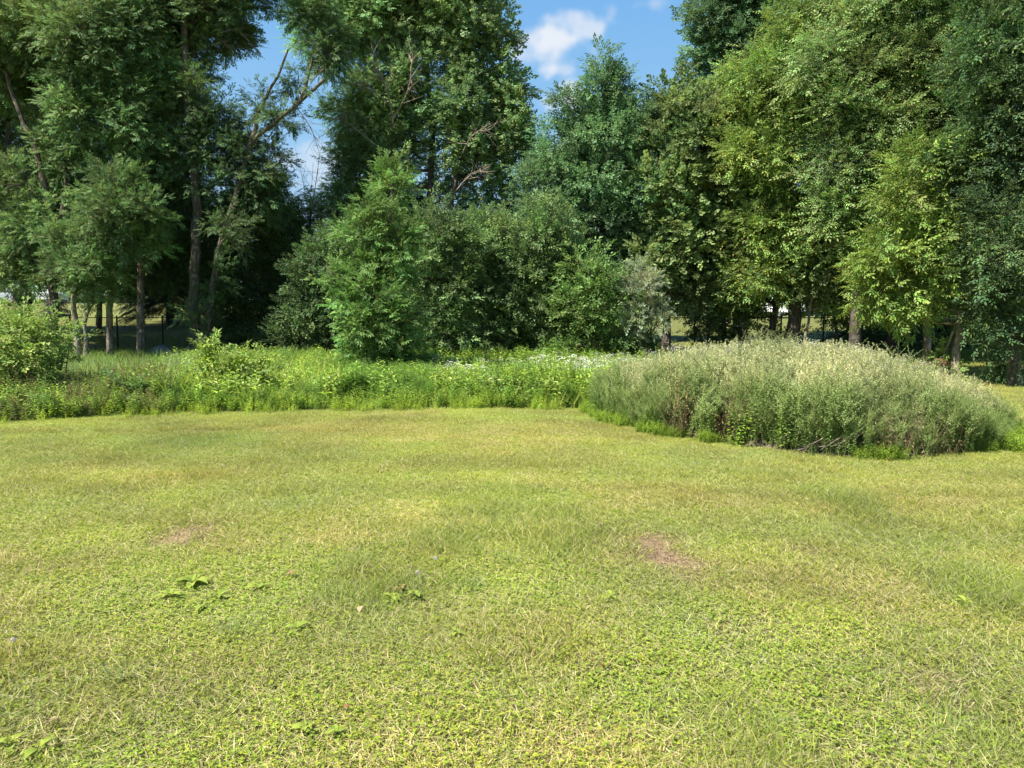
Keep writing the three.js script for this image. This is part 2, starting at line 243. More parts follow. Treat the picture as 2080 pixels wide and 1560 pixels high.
const SPRAY_AREA = { ash: 0.066, elder: 0.066, maple: 0.075, broad: 0.045, silver: 0.034, dark: 0.055, needle: 0.03 };
let treeSeed = 500;
// spec: name, label, category, d (depth in metres), trunks: [[radius at base, [px, py], ...]] , lobes: [[px, py, rx, ry, dz, density]], spray, leaf, barkMaterial
function tree(spec) {
  const R = rng(treeSeed++), { name, label, category = 'tree', d, trunks, lobes, spray, leaf, barkM = BARK.grey, lai = 9, group, dead = [], size = 1, clump = 1, zk = 0.8, part = 'crown' } = spec;
  const bx = trunks[0][1][0], x0 = xAt(bx, d), base = V(x0, terrain(x0, -d), -d), o = thing(name, label, category, base, group);
  const local = (v) => v.sub(base), skeleton = [];
  for (const [r, ...pts] of trunks) {
    const w = pts.map(([px, py, dz = 0], i) => { const q = at(px, py, d + dz); if (i === 0 && py > 630) q.y = terrain(q.x, q.z) - 0.12; return local(q); });
    const dense = new THREE.CatmullRomCurve3(w, false, 'centripetal'), n = w.length, m = Math.max(6, Math.round(dense.getLength() / 0.35)), pp = dense.getSpacedPoints(m).map((p, i) => i && i < m ? p.add(V(gauss(R), 0, gauss(R)).multiplyScalar(0.035)) : p);
    const rad = pp.map((_, i) => { const t = i / m, h = dense.getLength() * t; return r * (1 + 0.45 * Math.exp(-h / 0.35)) * lerp(1, spec.taper ?? 0.3, Math.pow(t, 0.9)); });
    mesh('trunk', tube(pp, rad, 10, R), barkM, o);
    pp.forEach((p, i) => skeleton.push([p, rad[i], i / m]));
  }
  const list = [], twigs = [], c = LEAF[leaf], area = SPRAY_AREA[spray] * size * size;
  for (const [px, py, rxp, ryp, dz = 0, k = 1] of lobes) {
    const D = d + dz, C = local(at(px, py, D)), rx = Math.max(0.3, (rxp / FOCAL) * D - 0.1 * size), ry = Math.max(0.25, (ryp / FOCAL) * D - 0.06 * size), rz = Math.min(2.6, (rx + ry) * 0.5 * zk);
    // limb from the nearest good place on a trunk to the lobe
    let best = null, bs = 1e9; for (const s of skeleton) { if (s[2] < 0.25) continue; const q = s[0], dist = q.distanceTo(C) + Math.max(0, q.y - C.y + 0.5) * 1.6; if (dist < bs) { bs = dist; best = s; } }
    if (!best) best = skeleton[skeleton.length - 1];
    const A = best[0], far = A.distanceTo(C), limbPts = [];
    if (far > 0.5) {
      const mid = A.clone().lerp(C, 0.5).add(V(gauss(R) * far * 0.08, -far * 0.06 + gauss(R) * 0.1, gauss(R) * far * 0.08)); limbPts.push(A.clone(), mid, C.clone().add(V(0, ry * 0.15, 0)));
      const lr = Math.min(best[1] * 0.62, 0.02 + far * 0.018 + rx * 0.012); mesh('limb', tube(limbPts, [lr, lr * 0.7, lr * 0.35], 7, R), barkM, o);
    } else limbPts.push(A.clone(), A.clone().lerp(C, 0.5), C.clone());
    const vol = Math.PI * rx * ry, total = Math.round((vol * lai * k) / area), rc = clump * clamp(0.2 * (rx + ry) * 0.5 + 0.22, 0.25, 0.62), per = Math.max(6, Math.round((Math.PI * rc * rc * 0.62) / area)), nC = Math.max(5, Math.round(total / per));
    const masses = [], nM = 6 + Math.round(R() * 3), turn0 = R() * 6.283;
    for (let i = 0; i < nM; i++) { const u = i === 0 ? 0.9 : 1 - 2 * ((i + 0.3 + R() * 0.4) / nM), a = turn0 + i * 2.4 + R() * 0.6, h = Math.sqrt(1 - u * u), k = 0.55 + R() * 0.4, sz = 0.34 + R() * 0.24; masses.push([V(Math.cos(a) * h * k, u * k, Math.sin(a) * h * k), sz, 0.66 + R() * 0.62, 1 + gauss(R) * 0.08]); }
    for (let i = 0; i < nC; i++) {
      const [mc, ms, mt, mw] = masses[(R() * nM) | 0], u = 1 - 1.75 * Math.pow(R(), 1.2), a = R() * 6.283, s = Math.sqrt(Math.max(0, 1 - u * u)), rr = 0.55 + 0.5 * Math.pow(R(), 0.5), n = V(mc.x + Math.cos(a) * s * ms * rr, mc.y + u * ms * rr * 0.9, mc.z + Math.sin(a) * s * ms * rr);
      const q = V(C.x + n.x * rx, C.y + n.y * ry, C.z + n.z * rz);
      if (q.y + base.y < terrain(q.x + base.x, q.z + base.z) + 0.25) continue;
      const out = V(Math.cos(a) * s, u, Math.sin(a) * s).multiplyScalar(0.8).add(n).normalize();
      if (R() < (spec.twigShare ?? 0.45)) { const L = limbPts[1].clone().lerp(limbPts[2], R()), m = L.clone().lerp(q, 0.55).add(V(gauss(R) * 0.15, 0.1 + gauss(R) * 0.12, gauss(R) * 0.15)); twigs.push(tube([L, m, q], [0.022 * size, 0.014, 0.006], 4)); }
      const tone = mt * (0.78 + R() * 0.4), warm = mw * (1 + gauss(R) * 0.06);
      for (let j = 0; j < per; j++) {
        const v = V(gauss(R), gauss(R) * 0.75, gauss(R)).multiplyScalar(rc * 0.55), p = q.clone().add(v);
        const dir = v.clone().normalize().multiplyScalar(0.75).addScaledVector(out, 0.7).add(V(0, spec.lift ?? 0.12, 0)).add(V(gauss(R), gauss(R), gauss(R)).multiplyScalar(0.35)).normalize();
        const upv = V(gauss(R) * 0.6, 1, gauss(R) * 0.6).addScaledVector(out, 0.35); let X = new THREE.Vector3().crossVectors(upv, dir); if (X.lengthSq() < 1e-4) X = V(1, 0, 0); X.normalize(); const Y = new THREE.Vector3().crossVectors(dir, X);
        const sc = size * (0.75 + R() * 0.5), m = new THREE.Matrix4().makeBasis(X, Y, dir).scale(tmpS.set(sc, sc, sc)).setPosition(p), t = tone * (0.85 + R() * 0.3);
        list.push([m, new THREE.Color(c[0] * t * warm * (0.93 + R() * 0.14), c[1] * t, c[2] * t * (0.8 + R() * 0.4))]);
      }
    }
  }
  for (const [dr, ...pts] of dead) { const w = pts.map(([px, py, dz = 0]) => local(at(px, py, d + dz))); const gs = [tube(w, [dr, dr * 0.7, dr * 0.3], 5)]; const cv = new THREE.CatmullRomCurve3(w), len = cv.getLength();
    for (let i = 0; i < 16; i++) { const t = 0.25 + 0.75 * R(), s = cv.getPoint(t), f = cv.getTangent(t), e = s.clone().addScaledVector(f.add(V(gauss(R), gauss(R) * 0.8 + 0.1, gauss(R)).multiplyScalar(0.9)).normalize(), len * (0.15 + R() * 0.3)); const m = s.clone().lerp(e, 0.5).add(V(gauss(R), gauss(R), gauss(R)).multiplyScalar(len * 0.03)); gs.push(tube([s, m, e], [dr * 0.4, dr * 0.28, dr * 0.12], 4)); const e2 = m.clone().add(V(gauss(R), gauss(R), gauss(R)).multiplyScalar(len * 0.14)); gs.push(tube([m, m.clone().lerp(e2, 0.5).add(V(0, 0.04, 0)), e2], [dr * 0.24, dr * 0.16, dr * 0.1], 4)); }
    mesh('dead_branch', mergeGeometries(gs), BARK.dead, o).userData.label = 'bare grey dead branch'; }
  if (twigs.length) mesh('twigs', mergeGeometries(twigs), barkM, o, 'stuff');
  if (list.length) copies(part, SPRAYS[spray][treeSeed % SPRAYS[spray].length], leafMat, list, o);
  return o;
}
const TREES = [
  // ---- left group
  { name: 'ash_tree', label: 'tall ash at the left edge, thick dark grey trunk beside the light pole', d: 28, trunks: [[0.2, [36, 640], [30, 480], [18, 330], [14, 200], [20, 60]]], lobes: [[20, 60, 110, 80, -1], [110, 50, 100, 70, -1.5], [-60, 150, 110, 100], [40, 170, 80, 60], [30, 420, 60, 80, 1, 0.7], [-40, 330, 90, 110, 1], [20, 530, 70, 50, 0, 0.8]], spray: 'ash', leaf: 'olive', barkM: BARK.dark },
  { name: 'ash_tree', label: 'slim dark trunk just right of the thickest left-edge trunk, crown hidden among its neighbours', d: 31, trunks: [[0.15, [54, 640], [60, 480], [82, 300], [80, 130]]], lobes: [[80, 130, 80, 100, 1], [70, 290, 70, 80, 1, 0.6], [60, 470, 60, 80, 1, 0.7]], spray: 'ash', leaf: 'deep', barkM: BARK.dark },
  { name: 'ash_tree', label: 'ash with sunlit flaky brown trunk and a limb slanting up to the left', d: 26.5, trunks: [[0.185, [107, 720], [107, 600], [108, 500], [95, 400], [72, 300], [40, 230], [12, 145]], [0.08, [107, 520], [132, 380], [126, 240], [128, 120]]], lobes: [[140, 130, 70, 60, 1], [60, 380, 70, 60, 0.5, 0.5], [130, 470, 90, 70, 0.5, 0.9], [120, 280, 40, 60, 0.5, 0.35], [60, 520, 70, 60, 0.5, 0.7]], spray: 'ash', leaf: 'ash', barkM: BARK.brown },
  { name: 'ash_tree', label: 'leafy ash with twin grey trunks standing in the weeds left of the wood', d: 25.5, trunks: [[0.12, [161, 727], [152, 660], [148, 600], [170, 520], [180, 430]], [0.085, [176, 722], [174, 660], [186, 590], [200, 500]]], lobes: [[170, 556, 66, 34, -0.8, 0.9], [138, 500, 46, 34, -0.4, 0.9], [232, 395, 48, 46, -1], [215, 440, 50, 40, -1.2, 0.8], [285, 425, 48, 30, -1, 0.9], [255, 490, 60, 40, -0.5, 0.9], [205, 505, 50, 36, -0.3, 0.7], [198, 596, 50, 22, -0.6, 0.8], [300, 480, 34, 34, -0.6, 0.8]], spray: 'ash', leaf: 'ash', barkM: BARK.pale, size: 0.9 },
  { name: 'ash_tree', label: 'ash with short grey trunk, third from the twin trunks toward the boulder', d: 26, trunks: [[0.125, [222, 715], [222, 640], [235, 520], [240, 380], [225, 200]]], lobes: [[215, 90, 80, 90], [290, 100, 60, 80, 0.5], [200, 210, 70, 70, 0.5], [250, 260, 90, 80, 0.4], [160, 320, 60, 60, 1, 0.6], [260, 180, 60, 60], [330, 280, 50, 70, 0.8, 0.9]], spray: 'ash', leaf: 'ash' },
  { name: 'ash_tree', label: 'ash with dark grey trunk just left of the grey boulder', d: 27, trunks: [[0.15, [288, 718], [286, 620], [290, 500], [300, 350], [310, 150], [318, 0]]], lobes: [[300, 40, 80, 60, 1.2], [350, 150, 60, 80, 1.5], [330, 400, 90, 90, 1.5], [300, 530, 70, 44, 1], [345, 560, 44, 30, 1.5, 0.6], [250, -30, 80, 60]], spray: 'ash', leaf: 'deep', barkM: BARK.grey },
  { name: 'ash_tree', label: 'tallest straight ash, long bare trunk rising left of the gap of sky', d: 26.5, trunks: [[0.2, [395, 700], [394, 600], [398, 520], [398, 420], [388, 280], [376, 150], [376, 0], [380, -90]]], taper: 0.5, lobes: [[420, 30, 100, 60, 0.6], [330, 60, 70, 70, 0.8], [406, 96, 24, 34, 0.3, 0.8], [350, 240, 45, 70, 0.6, 0.6], [400, 215, 30, 50, -0.4, 0.5], [390, 330, 36, 50, -0.2, 0.35], [360, 420, 50, 60, 0.8, 0.7], [480, -16, 84, 18, 0.3, 0.8], [480, -70, 130, 46]], spray: 'ash', leaf: 'deep', barkM: BARK.brown, dead: [[0.025, [440, 70], [480, 60], [515, 95]], [0.02, [430, 90], [455, 85], [475, 105]], [0.02, [300, 90], [330, 80], [350, 82]]] },
  { name: 'ash_tree', label: 'leaning ash with pale trunk forking out to the right across the gap of sky', d: 26.2, trunks: [[0.135, [414, 700], [424, 640], [432, 580], [452, 480], [486, 380], [512, 290], [560, 248], [610, 205], [660, 160]], [0.08, [512, 290], [525, 230], [560, 160], [585, 100]], [0.055, [610, 205], [625, 160], [640, 80]]], taper: 0.4, lobes: [[434, 240, 36, 26, 0.4], [445, 285, 48, 40, 0.4], [536, 212, 20, 26, 0.2, 0.8], [606, 165, 20, 30, 0.2, 0.6], [560, 240, 40, 22, 0, 0.6], [520, 330, 60, 45, 0.5, 0.8], [500, 400, 70, 50, 0.8, 0.9], [540, 362, 30, 38, 0.6, 0.9], [468, 470, 34, 44, -0.5, 0.45], [442, 575, 26, 34, -0.5, 0.4], [405, 640, 22, 26, -0.6, 0.4], [628, 26, 50, 30, 0.4], [672, 100, 34, 42, 0.4]], spray: 'ash', leaf: 'deep', barkM: BARK.brown, dead: [[0.022, [630, 170], [655, 140], [690, 120]], [0.02, [600, 215], [625, 250], [650, 300]]] },
  { name: 'mulberry_tree', label: 'dense blackish green tree filling the space right of the leaning trunk', d: 29.5, trunks: [[0.16, [545, 712], [542, 640], [538, 590]]], lobes: [[540, 450, 70, 60], [480, 480, 60, 70], [580, 520, 50, 80], [500, 580, 90, 60], [600, 610, 60, 60], [560, 660, 90, 40], [460, 640, 50, 40, 0, 0.7]], spray: 'dark', leaf: 'deep', barkM: BARK.dark, lai: 7 },
  { name: 'mulberry_tree', label: 'lower dark green tree at the foot of the wood left of the small sunlit ash', d: 25.5, trunks: [[0.1, [640, 716], [645, 620], [650, 520]]], lobes: [[650, 560, 60, 60], [620, 640, 60, 50], [690, 620, 50, 60], [660, 690, 70, 30], [680, 520, 50, 50], [590, 680, 50, 30, 0.5]], spray: 'dark', leaf: 'deep', barkM: BARK.dark, lai: 6.5 },
  // ---- tall pair in the middle
  { name: 'ash_tree', label: 'tall broad ash in the middle with straight dark trunk and bare twigs at mid height', d: 30.5, trunks: [[0.21, [862, 715], [866, 560], [872, 400], [878, 250], [862, 100], [855, -20]]], lobes: [[850, 40, 90, 70], [750, 60, 80, 80], [670, 80, 60, 60], [780, 160, 60, 50, 0, 0.6], [736, 250, 46, 52], [760, 230, 70, 60], [728, 350, 48, 66], [760, 320, 60, 70], [850, 200, 60, 70], [730, 430, 90, 50, 0.3], [830, 300, 50, 60, 0.5, 0.8], [700, -10, 110, 50], [840, -50, 110, 60]], spray: 'ash', lai: 7, leaf: 'mid', barkM: BARK.dark, dead: [[0.04, [800, 260, -1.6], [785, 180, -2.2], [755, 125, -2.4]], [0.04, [800, 240, -1.6], [830, 180, -2.2], [838, 110, -2.3]], [0.038, [795, 215, -1.8], [740, 175, -2.3], [690, 168, -2.4]], [0.03, [770, 300, -1.5], [720, 260, -2.1], [690, 235, -2.2]]] },
  { name: 'ash_tree', label: 'tall ash right of the middle whose outer crown stands against the clouds', d: 30, trunks: [[0.16, [905, 715], [908, 560], [916, 420], [932, 320], [945, 220], [962, 100], [965, 20]]], lobes: [[945, 50, 76, 56], [1000, 66, 42, 54], [935, 130, 60, 50], [1000, 155, 56, 46], [955, 220, 76, 56], [1036, 195, 36, 44], [1005, 270, 72, 48], [930, 290, 60, 50], [1044, 245, 36, 36], [960, 360, 70, 50, 0.3, 0.8], [1050, 330, 60, 50], [930, -20, 90, 50]], spray: 'maple', lai: 7, leaf: 'mid', barkM: BARK.brown, dead: [[0.035, [925, 390, -0.5], [960, 352, -1.6], [985, 345, -1.8]], [0.03, [935, 320, -0.8], [965, 270, -2], [1000, 262, -2.1]], [0.03, [920, 420, -0.4], [895, 400, -1.4], [880, 440, -1.6]]], size: 0.9, clump: 0.85 },
  { name: 'pear_tree', label: 'pointed cone-shaped tree standing under the clouds', d: 27.2, trunks: [[0.17, [1228, 715], [1228, 500], [1228, 300], [1226, 118]]], taper: 0.08, lobes: [[1226, 150, 20, 40], [1230, 205, 46, 40], [1268, 190, 26, 44], [1175, 235, 46, 44], [1270, 255, 60, 54], [1210, 290, 80, 54], [1140, 310, 54, 54], [1300, 320, 64, 60], [1120, 375, 66, 60], [1200, 375, 90, 64], [1285, 405, 80, 60], [1125, 450, 76, 60], [1220, 480, 90, 60], [1310, 480, 60, 60], [1330, 260, 40, 50, 0.5], [1160, 530, 90, 50], [1270, 550, 80, 50]], spray: 'broad', leaf: 'blue', barkM: BARK.dark, size: 1, clump: 0.85 },
  { name: 'maple_tree', label: 'rounded maple right of the cone-shaped tree, olive crown in layered clumps', d: 26.6, trunks: [[0.17, [1355, 715], [1356, 600], [1370, 470], [1390, 320], [1400, 240]]], lobes: [[1370, 215, 45, 45, 0.5], [1420, 230, 60, 50], [1390, 300, 66, 54], [1460, 290, 66, 60], [1350, 370, 54, 54], [1420, 380, 80, 60], [1370, 450, 66, 55], [1500, 330, 60, 60], [1520, 230, 56, 60], [1470, 400, 60, 55], [1400, 480, 80, 55], [1330, 540, 60, 50], [1450, 540, 70, 50], [1390, 585, 54, 32], [1480, 480, 50, 50]], spray: 'maple', leaf: 'olive', barkM: BARK.dark, clump: 0.9 },
  { name: 'maple_tree', label: 'tall blue-green tree rising at the right side of the open sky', d: 33, trunks: [[0.22, [1500, 712], [1498, 500], [1490, 300], [1470, 120], [1460, 0]]], lobes: [[1470, 40, 66, 60], [1438, 110, 36, 50], [1510, 90, 60, 60], [1470, 170, 44, 36], [1530, 180, 50, 50], [1500, 230, 50, 50], [1565, 40, 60, 50], [1530, -30, 90, 50]], spray: 'maple', leaf: 'blue', barkM: BARK.dark },
  // ---- right group
  { name: 'box_elder', label: 'yellow-green tree with the thick black trunk in front of the white pickup', d: 25.5, trunks: [[0.26, [1612, 715], [1614, 620], [1622, 520], [1640, 400], [1660, 250], [1670, 80]]], lobes: [[1560, 230, 70, 50, -0.5], [1640, 270, 55, 40, -0.7], [1560, 310, 80, 45, -0.5], [1600, 360, 60, 40, -0.5], [1540, 160, 60, 50], [1620, 150, 70, 60], [1690, 80, 80, 60], [1700, 190, 70, 60], [1560, 470, 70, 46], [1640, 470, 70, 46], [1600, 540, 60, 40], [1540, 560, 50, 40], [1700, 40, 70, 60], [1620, 60, 60, 50], [1690, 430, 50, 50, 0.5, 0.8]], spray: 'elder', leaf: 'lime', barkM: BARK.dark },
  { name: 'box_elder', label: 'big box elder filling the upper right with soft hanging light green foliage', d: 23.5, trunks: [[0.2, [1735, 716], [1738, 640], [1750, 540], [1790, 400], [1810, 250], [1800, 100]]], lobes: [[1790, 60, 90, 60], [1880, 50, 80, 60], [1780, 160, 80, 60], [1870, 150, 90, 60], [1950, 140, 70, 70], [1810, 250, 90, 60], [1900, 250, 80, 60], [1760, 340, 60, 50, 0, 0.6], [1840, 340, 70, 50, 0, 0.9], [1820, -20, 120, 50], [1960, 30, 80, 60], [1980, 240, 60, 60], [1740, 440, 70, 60], [1740, 240, 80, 70], [1700, 330, 70, 60], [1780, 470, 60, 60], [1680, 140, 70, 60]], spray: 'elder', leaf: 'olive', barkM: BARK.dark },
  { name: 'box_elder', label: 'box elder at the right with bright lower sprays and a crooked pale trunk', d: 20.5, trunks: [[0.12, [1938, 742], [1945, 690], [1952, 620], [1965, 540], [1940, 430], [1900, 340]]], lobes: [[1880, 340, 80, 36], [1930, 370, 50, 40], [1850, 430, 60, 50], [1920, 450, 60, 50], [1830, 520, 70, 50], [1880, 570, 60, 40], [1790, 580, 55, 50, 0.4], [1960, 390, 40, 40], [1840, 625, 50, 30, 0.3, 0.7], [1915, 735, 30, 26, 0.2, 0.8]], spray: 'elder', leaf: 'lime', barkM: BARK.pale },
  { name: 'box_elder', label: 'shaded box elder at the right edge whose boughs hang down to the mown grass', d: 19.5, trunks: [[0.17, [2062, 770], [2064, 650], [2075, 520], [2090, 350], [2080, 150]]], lobes: [[2060, 90, 60, 70], [2090, 220, 70, 80], [2050, 330, 60, 60], [2100, 430, 60, 60], [2030, 440, 50, 50, -0.3], [2020, 520, 55, 46, -0.5], [2060, 560, 60, 50], [2040, 640, 50, 50], [2070, 720, 40, 50], [2020, 200, 50, 70], [2140, 320, 80, 90], [2010, 590, 40, 40, -0.2, 0.8], [2110, 0, 90, 90], [1990, 330, 60, 60, 0.5], [2010, 120, 60, 60, 0.5]], spray: 'elder', leaf: 'deep', barkM: BARK.grey },
  { name: 'box_elder', label: 'pale short trunk with reddish foot beside the rust-brown rock', d: 24, trunks: [[0.13, [1886, 725], [1884, 680], [1874, 600], [1860, 480], [1880, 330]]], lobes: [[1880, 300, 70, 60, 0.8], [1840, 470, 60, 60, 1], [1870, 600, 60, 40, 0.8], [1960, 560, 60, 60, 1.2], [1990, 640, 50, 50, 1]], spray: 'elder', leaf: 'ash', barkM: BARK.pale },
  { name: 'oak_tree', label: 'dark trunk between the pale trunk and the two thick trunks on the right', d: 26, trunks: [[0.17, [1810, 716], [1812, 620], [1806, 500], [1770, 380]]], lobes: [[1770, 420, 70, 60], [1720, 500, 70, 60], [1780, 540, 60, 50], [1830, 600, 50, 40], [1740, 600, 50, 40], [1680, 560, 50, 50]], spray: 'dark', leaf: 'deep', barkM: BARK.dark },
  { name: 'oak_tree', label: 'leaning dark trunk left of the thick black one, the white pickup showing between them', d: 26.5, trunks: [[0.15, [1560, 715], [1570, 660], [1580, 590], [1590, 500], [1575, 380]]], lobes: [[1540, 420, 60, 50, 0.5], [1600, 440, 60, 50, 0.8], [1520, 520, 60, 50, 0.5], [1480, 590, 50, 40, 0.3], [1500, 640, 50, 30, 0.5, 0.7], [1600, 590, 40, 32, 0.6, 0.7]], spray: 'maple', leaf: 'olive', barkM: BARK.dark },
  { name: 'oak_tree', label: 'thin dark trunk left of the leaning one, low boughs over the weedy mound', d: 27, trunks: [[0.11, [1514, 715], [1516, 640], [1508, 540], [1490, 430]]], lobes: [[1490, 470, 60, 50], [1450, 600, 54, 36], [1460, 555, 60, 46], [1520, 590, 50, 40]], spray: 'maple', leaf: 'deep', barkM: BARK.dark },
  { name: 'oak_sapling', label: 'slender sapling slanting right beside the thick black trunk', d: 25, trunks: [[0.06, [1632, 712], [1642, 640], [1655, 570], [1664, 480]]], lobes: [[1665, 540, 40, 40], [1650, 600, 34, 30, 0, 0.7], [1690, 590, 40, 40, 0, 0.8]], spray: 'maple', leaf: 'olive', barkM: BARK.grey },
  { name: 'oak_sapling', label: 'thin straight sapling between the sapling that slants and the forked right trunk', d: 26, trunks: [[0.06, [1698, 712], [1698, 640], [1694, 540]]], lobes: [[1690, 520, 46, 46], [1710, 620, 36, 30, 0, 0.7]], spray: 'maple', leaf: 'ash', barkM: BARK.dark },
  // ---- lower trees and shrubs at the wood's edge
  { name: 'ash_sapling', label: 'small sunlit ash standing forward in the weeds, leafy down to the ground', d: 19, trunks: [[0.06, [770, 762], [772, 680], [780, 560], [790, 440], [800, 350]], [0.03, [772, 690], [730, 610], [655, 555]]], taper: 0.12, lobes: [[800, 375, 26, 40, 0.3, 0.9], [765, 440, 40, 34], [740, 480, 32, 26, 0, 0.8], [800, 490, 40, 36, 0.2], [770, 535, 46, 34], [665, 556, 36, 15, 0, 0.8], [712, 582, 40, 24], [765, 605, 56, 34, -0.3], [735, 665, 44, 38, -0.5], [800, 650, 44, 36, -0.3], [760, 715, 58, 34, -0.2], [815, 560, 30, 30, 0.4], [820, 705, 34, 34, 0.1, 0.8]], spray: 'ash', leaf: 'fresh', barkM: BARK.dark, size: 0.75, clump: 0.75 },
  { name: 'buckthorn', label: 'bushy small tree right of the small sunlit ash', d: 23, trunks: [[0.06, [905, 728], [900, 640], [890, 520]]], lobes: [[880, 470, 70, 50], [930, 510, 60, 50], [880, 560, 60, 50], [950, 590, 50, 50], [900, 640, 60, 40], [860, 680, 50, 34], [950, 670, 50, 40, 0, 0.8]], spray: 'broad', leaf: 'ash', barkM: BARK.dark, lai: 6.5 },
  { name: 'buckthorn', label: 'bushy small tree with upright rounded top under the cone-shaped tree', d: 23.5, trunks: [[0.06, [1085, 728], [1090, 620], [1110, 500]]], lobes: [[1120, 450, 50, 50], [1080, 500, 60, 50], [1140, 520, 50, 50], [1060, 570, 60, 50], [1120, 600, 70, 50], [1070, 650, 60, 40], [1130, 680, 60, 34], [1010, 480, 50, 50, 0.6]], spray: 'broad', leaf: 'ash', barkM: BARK.dark, lai: 6.5 },
  { name: 'buckthorn', label: 'shadowy shrub between the two bushy small trees, thin grey stems at its foot', d: 24, trunks: [[0.05, [1000, 728], [1004, 640], [996, 560]], [0.03, [985, 728], [975, 640], [960, 590]], [0.03, [1020, 728], [1030, 650], [1040, 590]]], lobes: [[1000, 560, 60, 50], [1000, 630, 50, 50, 0, 0.7], [1030, 690, 50, 30, 0.3, 0.7], [960, 720, 40, 24, 0, 0.7], [960, 490, 50, 50, 0.5]], spray: 'broad', leaf: 'deep', barkM: BARK.grey },
  { name: 'dogwood', label: 'bright green rounded shrub left of the whitish shrub', d: 22.5, trunks: [[0.05, [1215, 728], [1210, 650], [1200, 580]]], lobes: [[1190, 560, 50, 44], [1230, 600, 50, 46], [1180, 640, 60, 44], [1240, 660, 50, 40], [1190, 700, 60, 28], [1130, 725, 40, 16, 0.2, 0.6]], spray: 'broad', leaf: 'fresh', barkM: BARK.dark, lai: 6 },
  { name: 'silver_shrub', label: 'shrub with whitish leaf clusters left of the gap where the fence shows', d: 22.3, size: 0.8, trunks: [[0.05, [1300, 726], [1298, 660], [1300, 580]]], lobes: [[1305, 560, 28, 26], [1290, 600, 36, 34], [1320, 640, 36, 28], [1280, 660, 40, 30, 0, 0.8]], spray: 'silver', leaf: 'silver', barkM: BARK.grey, lai: 6, clump: 0.8, part: 'foliage' },
  { name: 'dogwood', label: 'dark shrub under the whitish shrub, beside the fence post', d: 23.6, trunks: [[0.04, [1270, 724], [1272, 680], [1280, 640]]], lobes: [[1270, 690, 60, 34], [1230, 715, 60, 24]], spray: 'dark', leaf: 'deep', barkM: BARK.dark, part: 'foliage' },
  { name: 'honeysuckle', label: 'low dark shrub by the fence right of the leaning trunk', d: 28.5, trunks: [[0.04, [480, 716], [482, 690], [486, 650]]], lobes: [[470, 690, 46, 20, 0, 0.7], [540, 700, 60, 20], [610, 712, 60, 22], [440, 660, 30, 20, 0.5, 0.5]], spray: 'broad', leaf: 'deep', barkM: BARK.dark, part: 'foliage' },
  { name: 'honeysuckle', label: 'dim undergrowth shrub behind the middle of the weed strip', d: 27.5, trunks: [[0.04, [960, 716], [960, 680], [965, 620]]], lobes: [[900, 690, 80, 50], [1000, 680, 80, 50], [1100, 690, 80, 46], [1190, 680, 70, 50], [800, 690, 80, 50], [1000, 590, 90, 60, 0.5, 0.9], [860, 600, 80, 60, 0.5], [1160, 600, 80, 60, 0.5, 0.9]], spray: 'dark', leaf: 'deep', barkM: BARK.dark, lai: 6.5, part: 'foliage' },
  { name: 'honeysuckle', label: 'dim low shrub between the thick trunks beyond the mound', d: 28, trunks: [[0.04, [1575, 705], [1575, 690], [1580, 670]]], lobes: [[1575, 690, 46, 14], [1480, 680, 50, 26], [1440, 665, 36, 20, 0.5], [1535, 655, 26, 14, 0.5, 0.7], [1720, 680, 46, 26, 0, 0.8], [1780, 690, 50, 24], [1850, 700, 50, 30]], spray: 'broad', leaf: 'deep', barkM: BARK.dark, part: 'foliage' },
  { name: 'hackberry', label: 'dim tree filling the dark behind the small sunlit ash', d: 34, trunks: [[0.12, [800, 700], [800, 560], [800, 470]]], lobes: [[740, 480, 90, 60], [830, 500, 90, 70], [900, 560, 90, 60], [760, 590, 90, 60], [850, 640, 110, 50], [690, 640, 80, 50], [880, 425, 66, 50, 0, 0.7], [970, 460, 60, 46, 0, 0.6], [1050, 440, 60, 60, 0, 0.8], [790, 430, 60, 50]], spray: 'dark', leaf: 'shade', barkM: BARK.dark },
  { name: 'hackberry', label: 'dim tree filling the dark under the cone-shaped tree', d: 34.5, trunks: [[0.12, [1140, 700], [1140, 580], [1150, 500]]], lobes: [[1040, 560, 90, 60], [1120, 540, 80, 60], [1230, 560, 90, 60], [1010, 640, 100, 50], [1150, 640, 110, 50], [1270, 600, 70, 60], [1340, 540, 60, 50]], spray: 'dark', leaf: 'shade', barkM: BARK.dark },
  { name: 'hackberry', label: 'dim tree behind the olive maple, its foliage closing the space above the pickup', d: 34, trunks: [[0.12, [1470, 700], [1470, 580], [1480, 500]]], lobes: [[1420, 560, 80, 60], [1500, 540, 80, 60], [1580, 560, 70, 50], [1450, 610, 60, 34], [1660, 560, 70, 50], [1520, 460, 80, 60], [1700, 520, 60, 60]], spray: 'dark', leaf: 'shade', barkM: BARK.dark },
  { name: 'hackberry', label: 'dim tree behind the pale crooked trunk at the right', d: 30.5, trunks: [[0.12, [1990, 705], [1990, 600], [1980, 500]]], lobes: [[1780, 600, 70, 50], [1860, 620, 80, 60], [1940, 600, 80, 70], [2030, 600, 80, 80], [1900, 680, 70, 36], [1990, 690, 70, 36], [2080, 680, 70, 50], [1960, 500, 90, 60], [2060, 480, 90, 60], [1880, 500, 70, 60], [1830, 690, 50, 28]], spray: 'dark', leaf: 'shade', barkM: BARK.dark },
  { name: 'hackberry', label: 'dim tree far behind the twin grey trunks at the left', d: 35, trunks: [[0.14, [200, 660], [205, 500], [210, 380]]], lobes: [[60, 440, 90, 70], [170, 420, 80, 60], [270, 440, 90, 60], [120, 520, 90, 50], [240, 540, 90, 50], [360, 500, 80, 60], [-20, 500, 80, 60], [430, 560, 70, 50], [200, 330, 90, 60, 0, 0.6]], spray: 'dark', leaf: 'shade', barkM: BARK.dark },
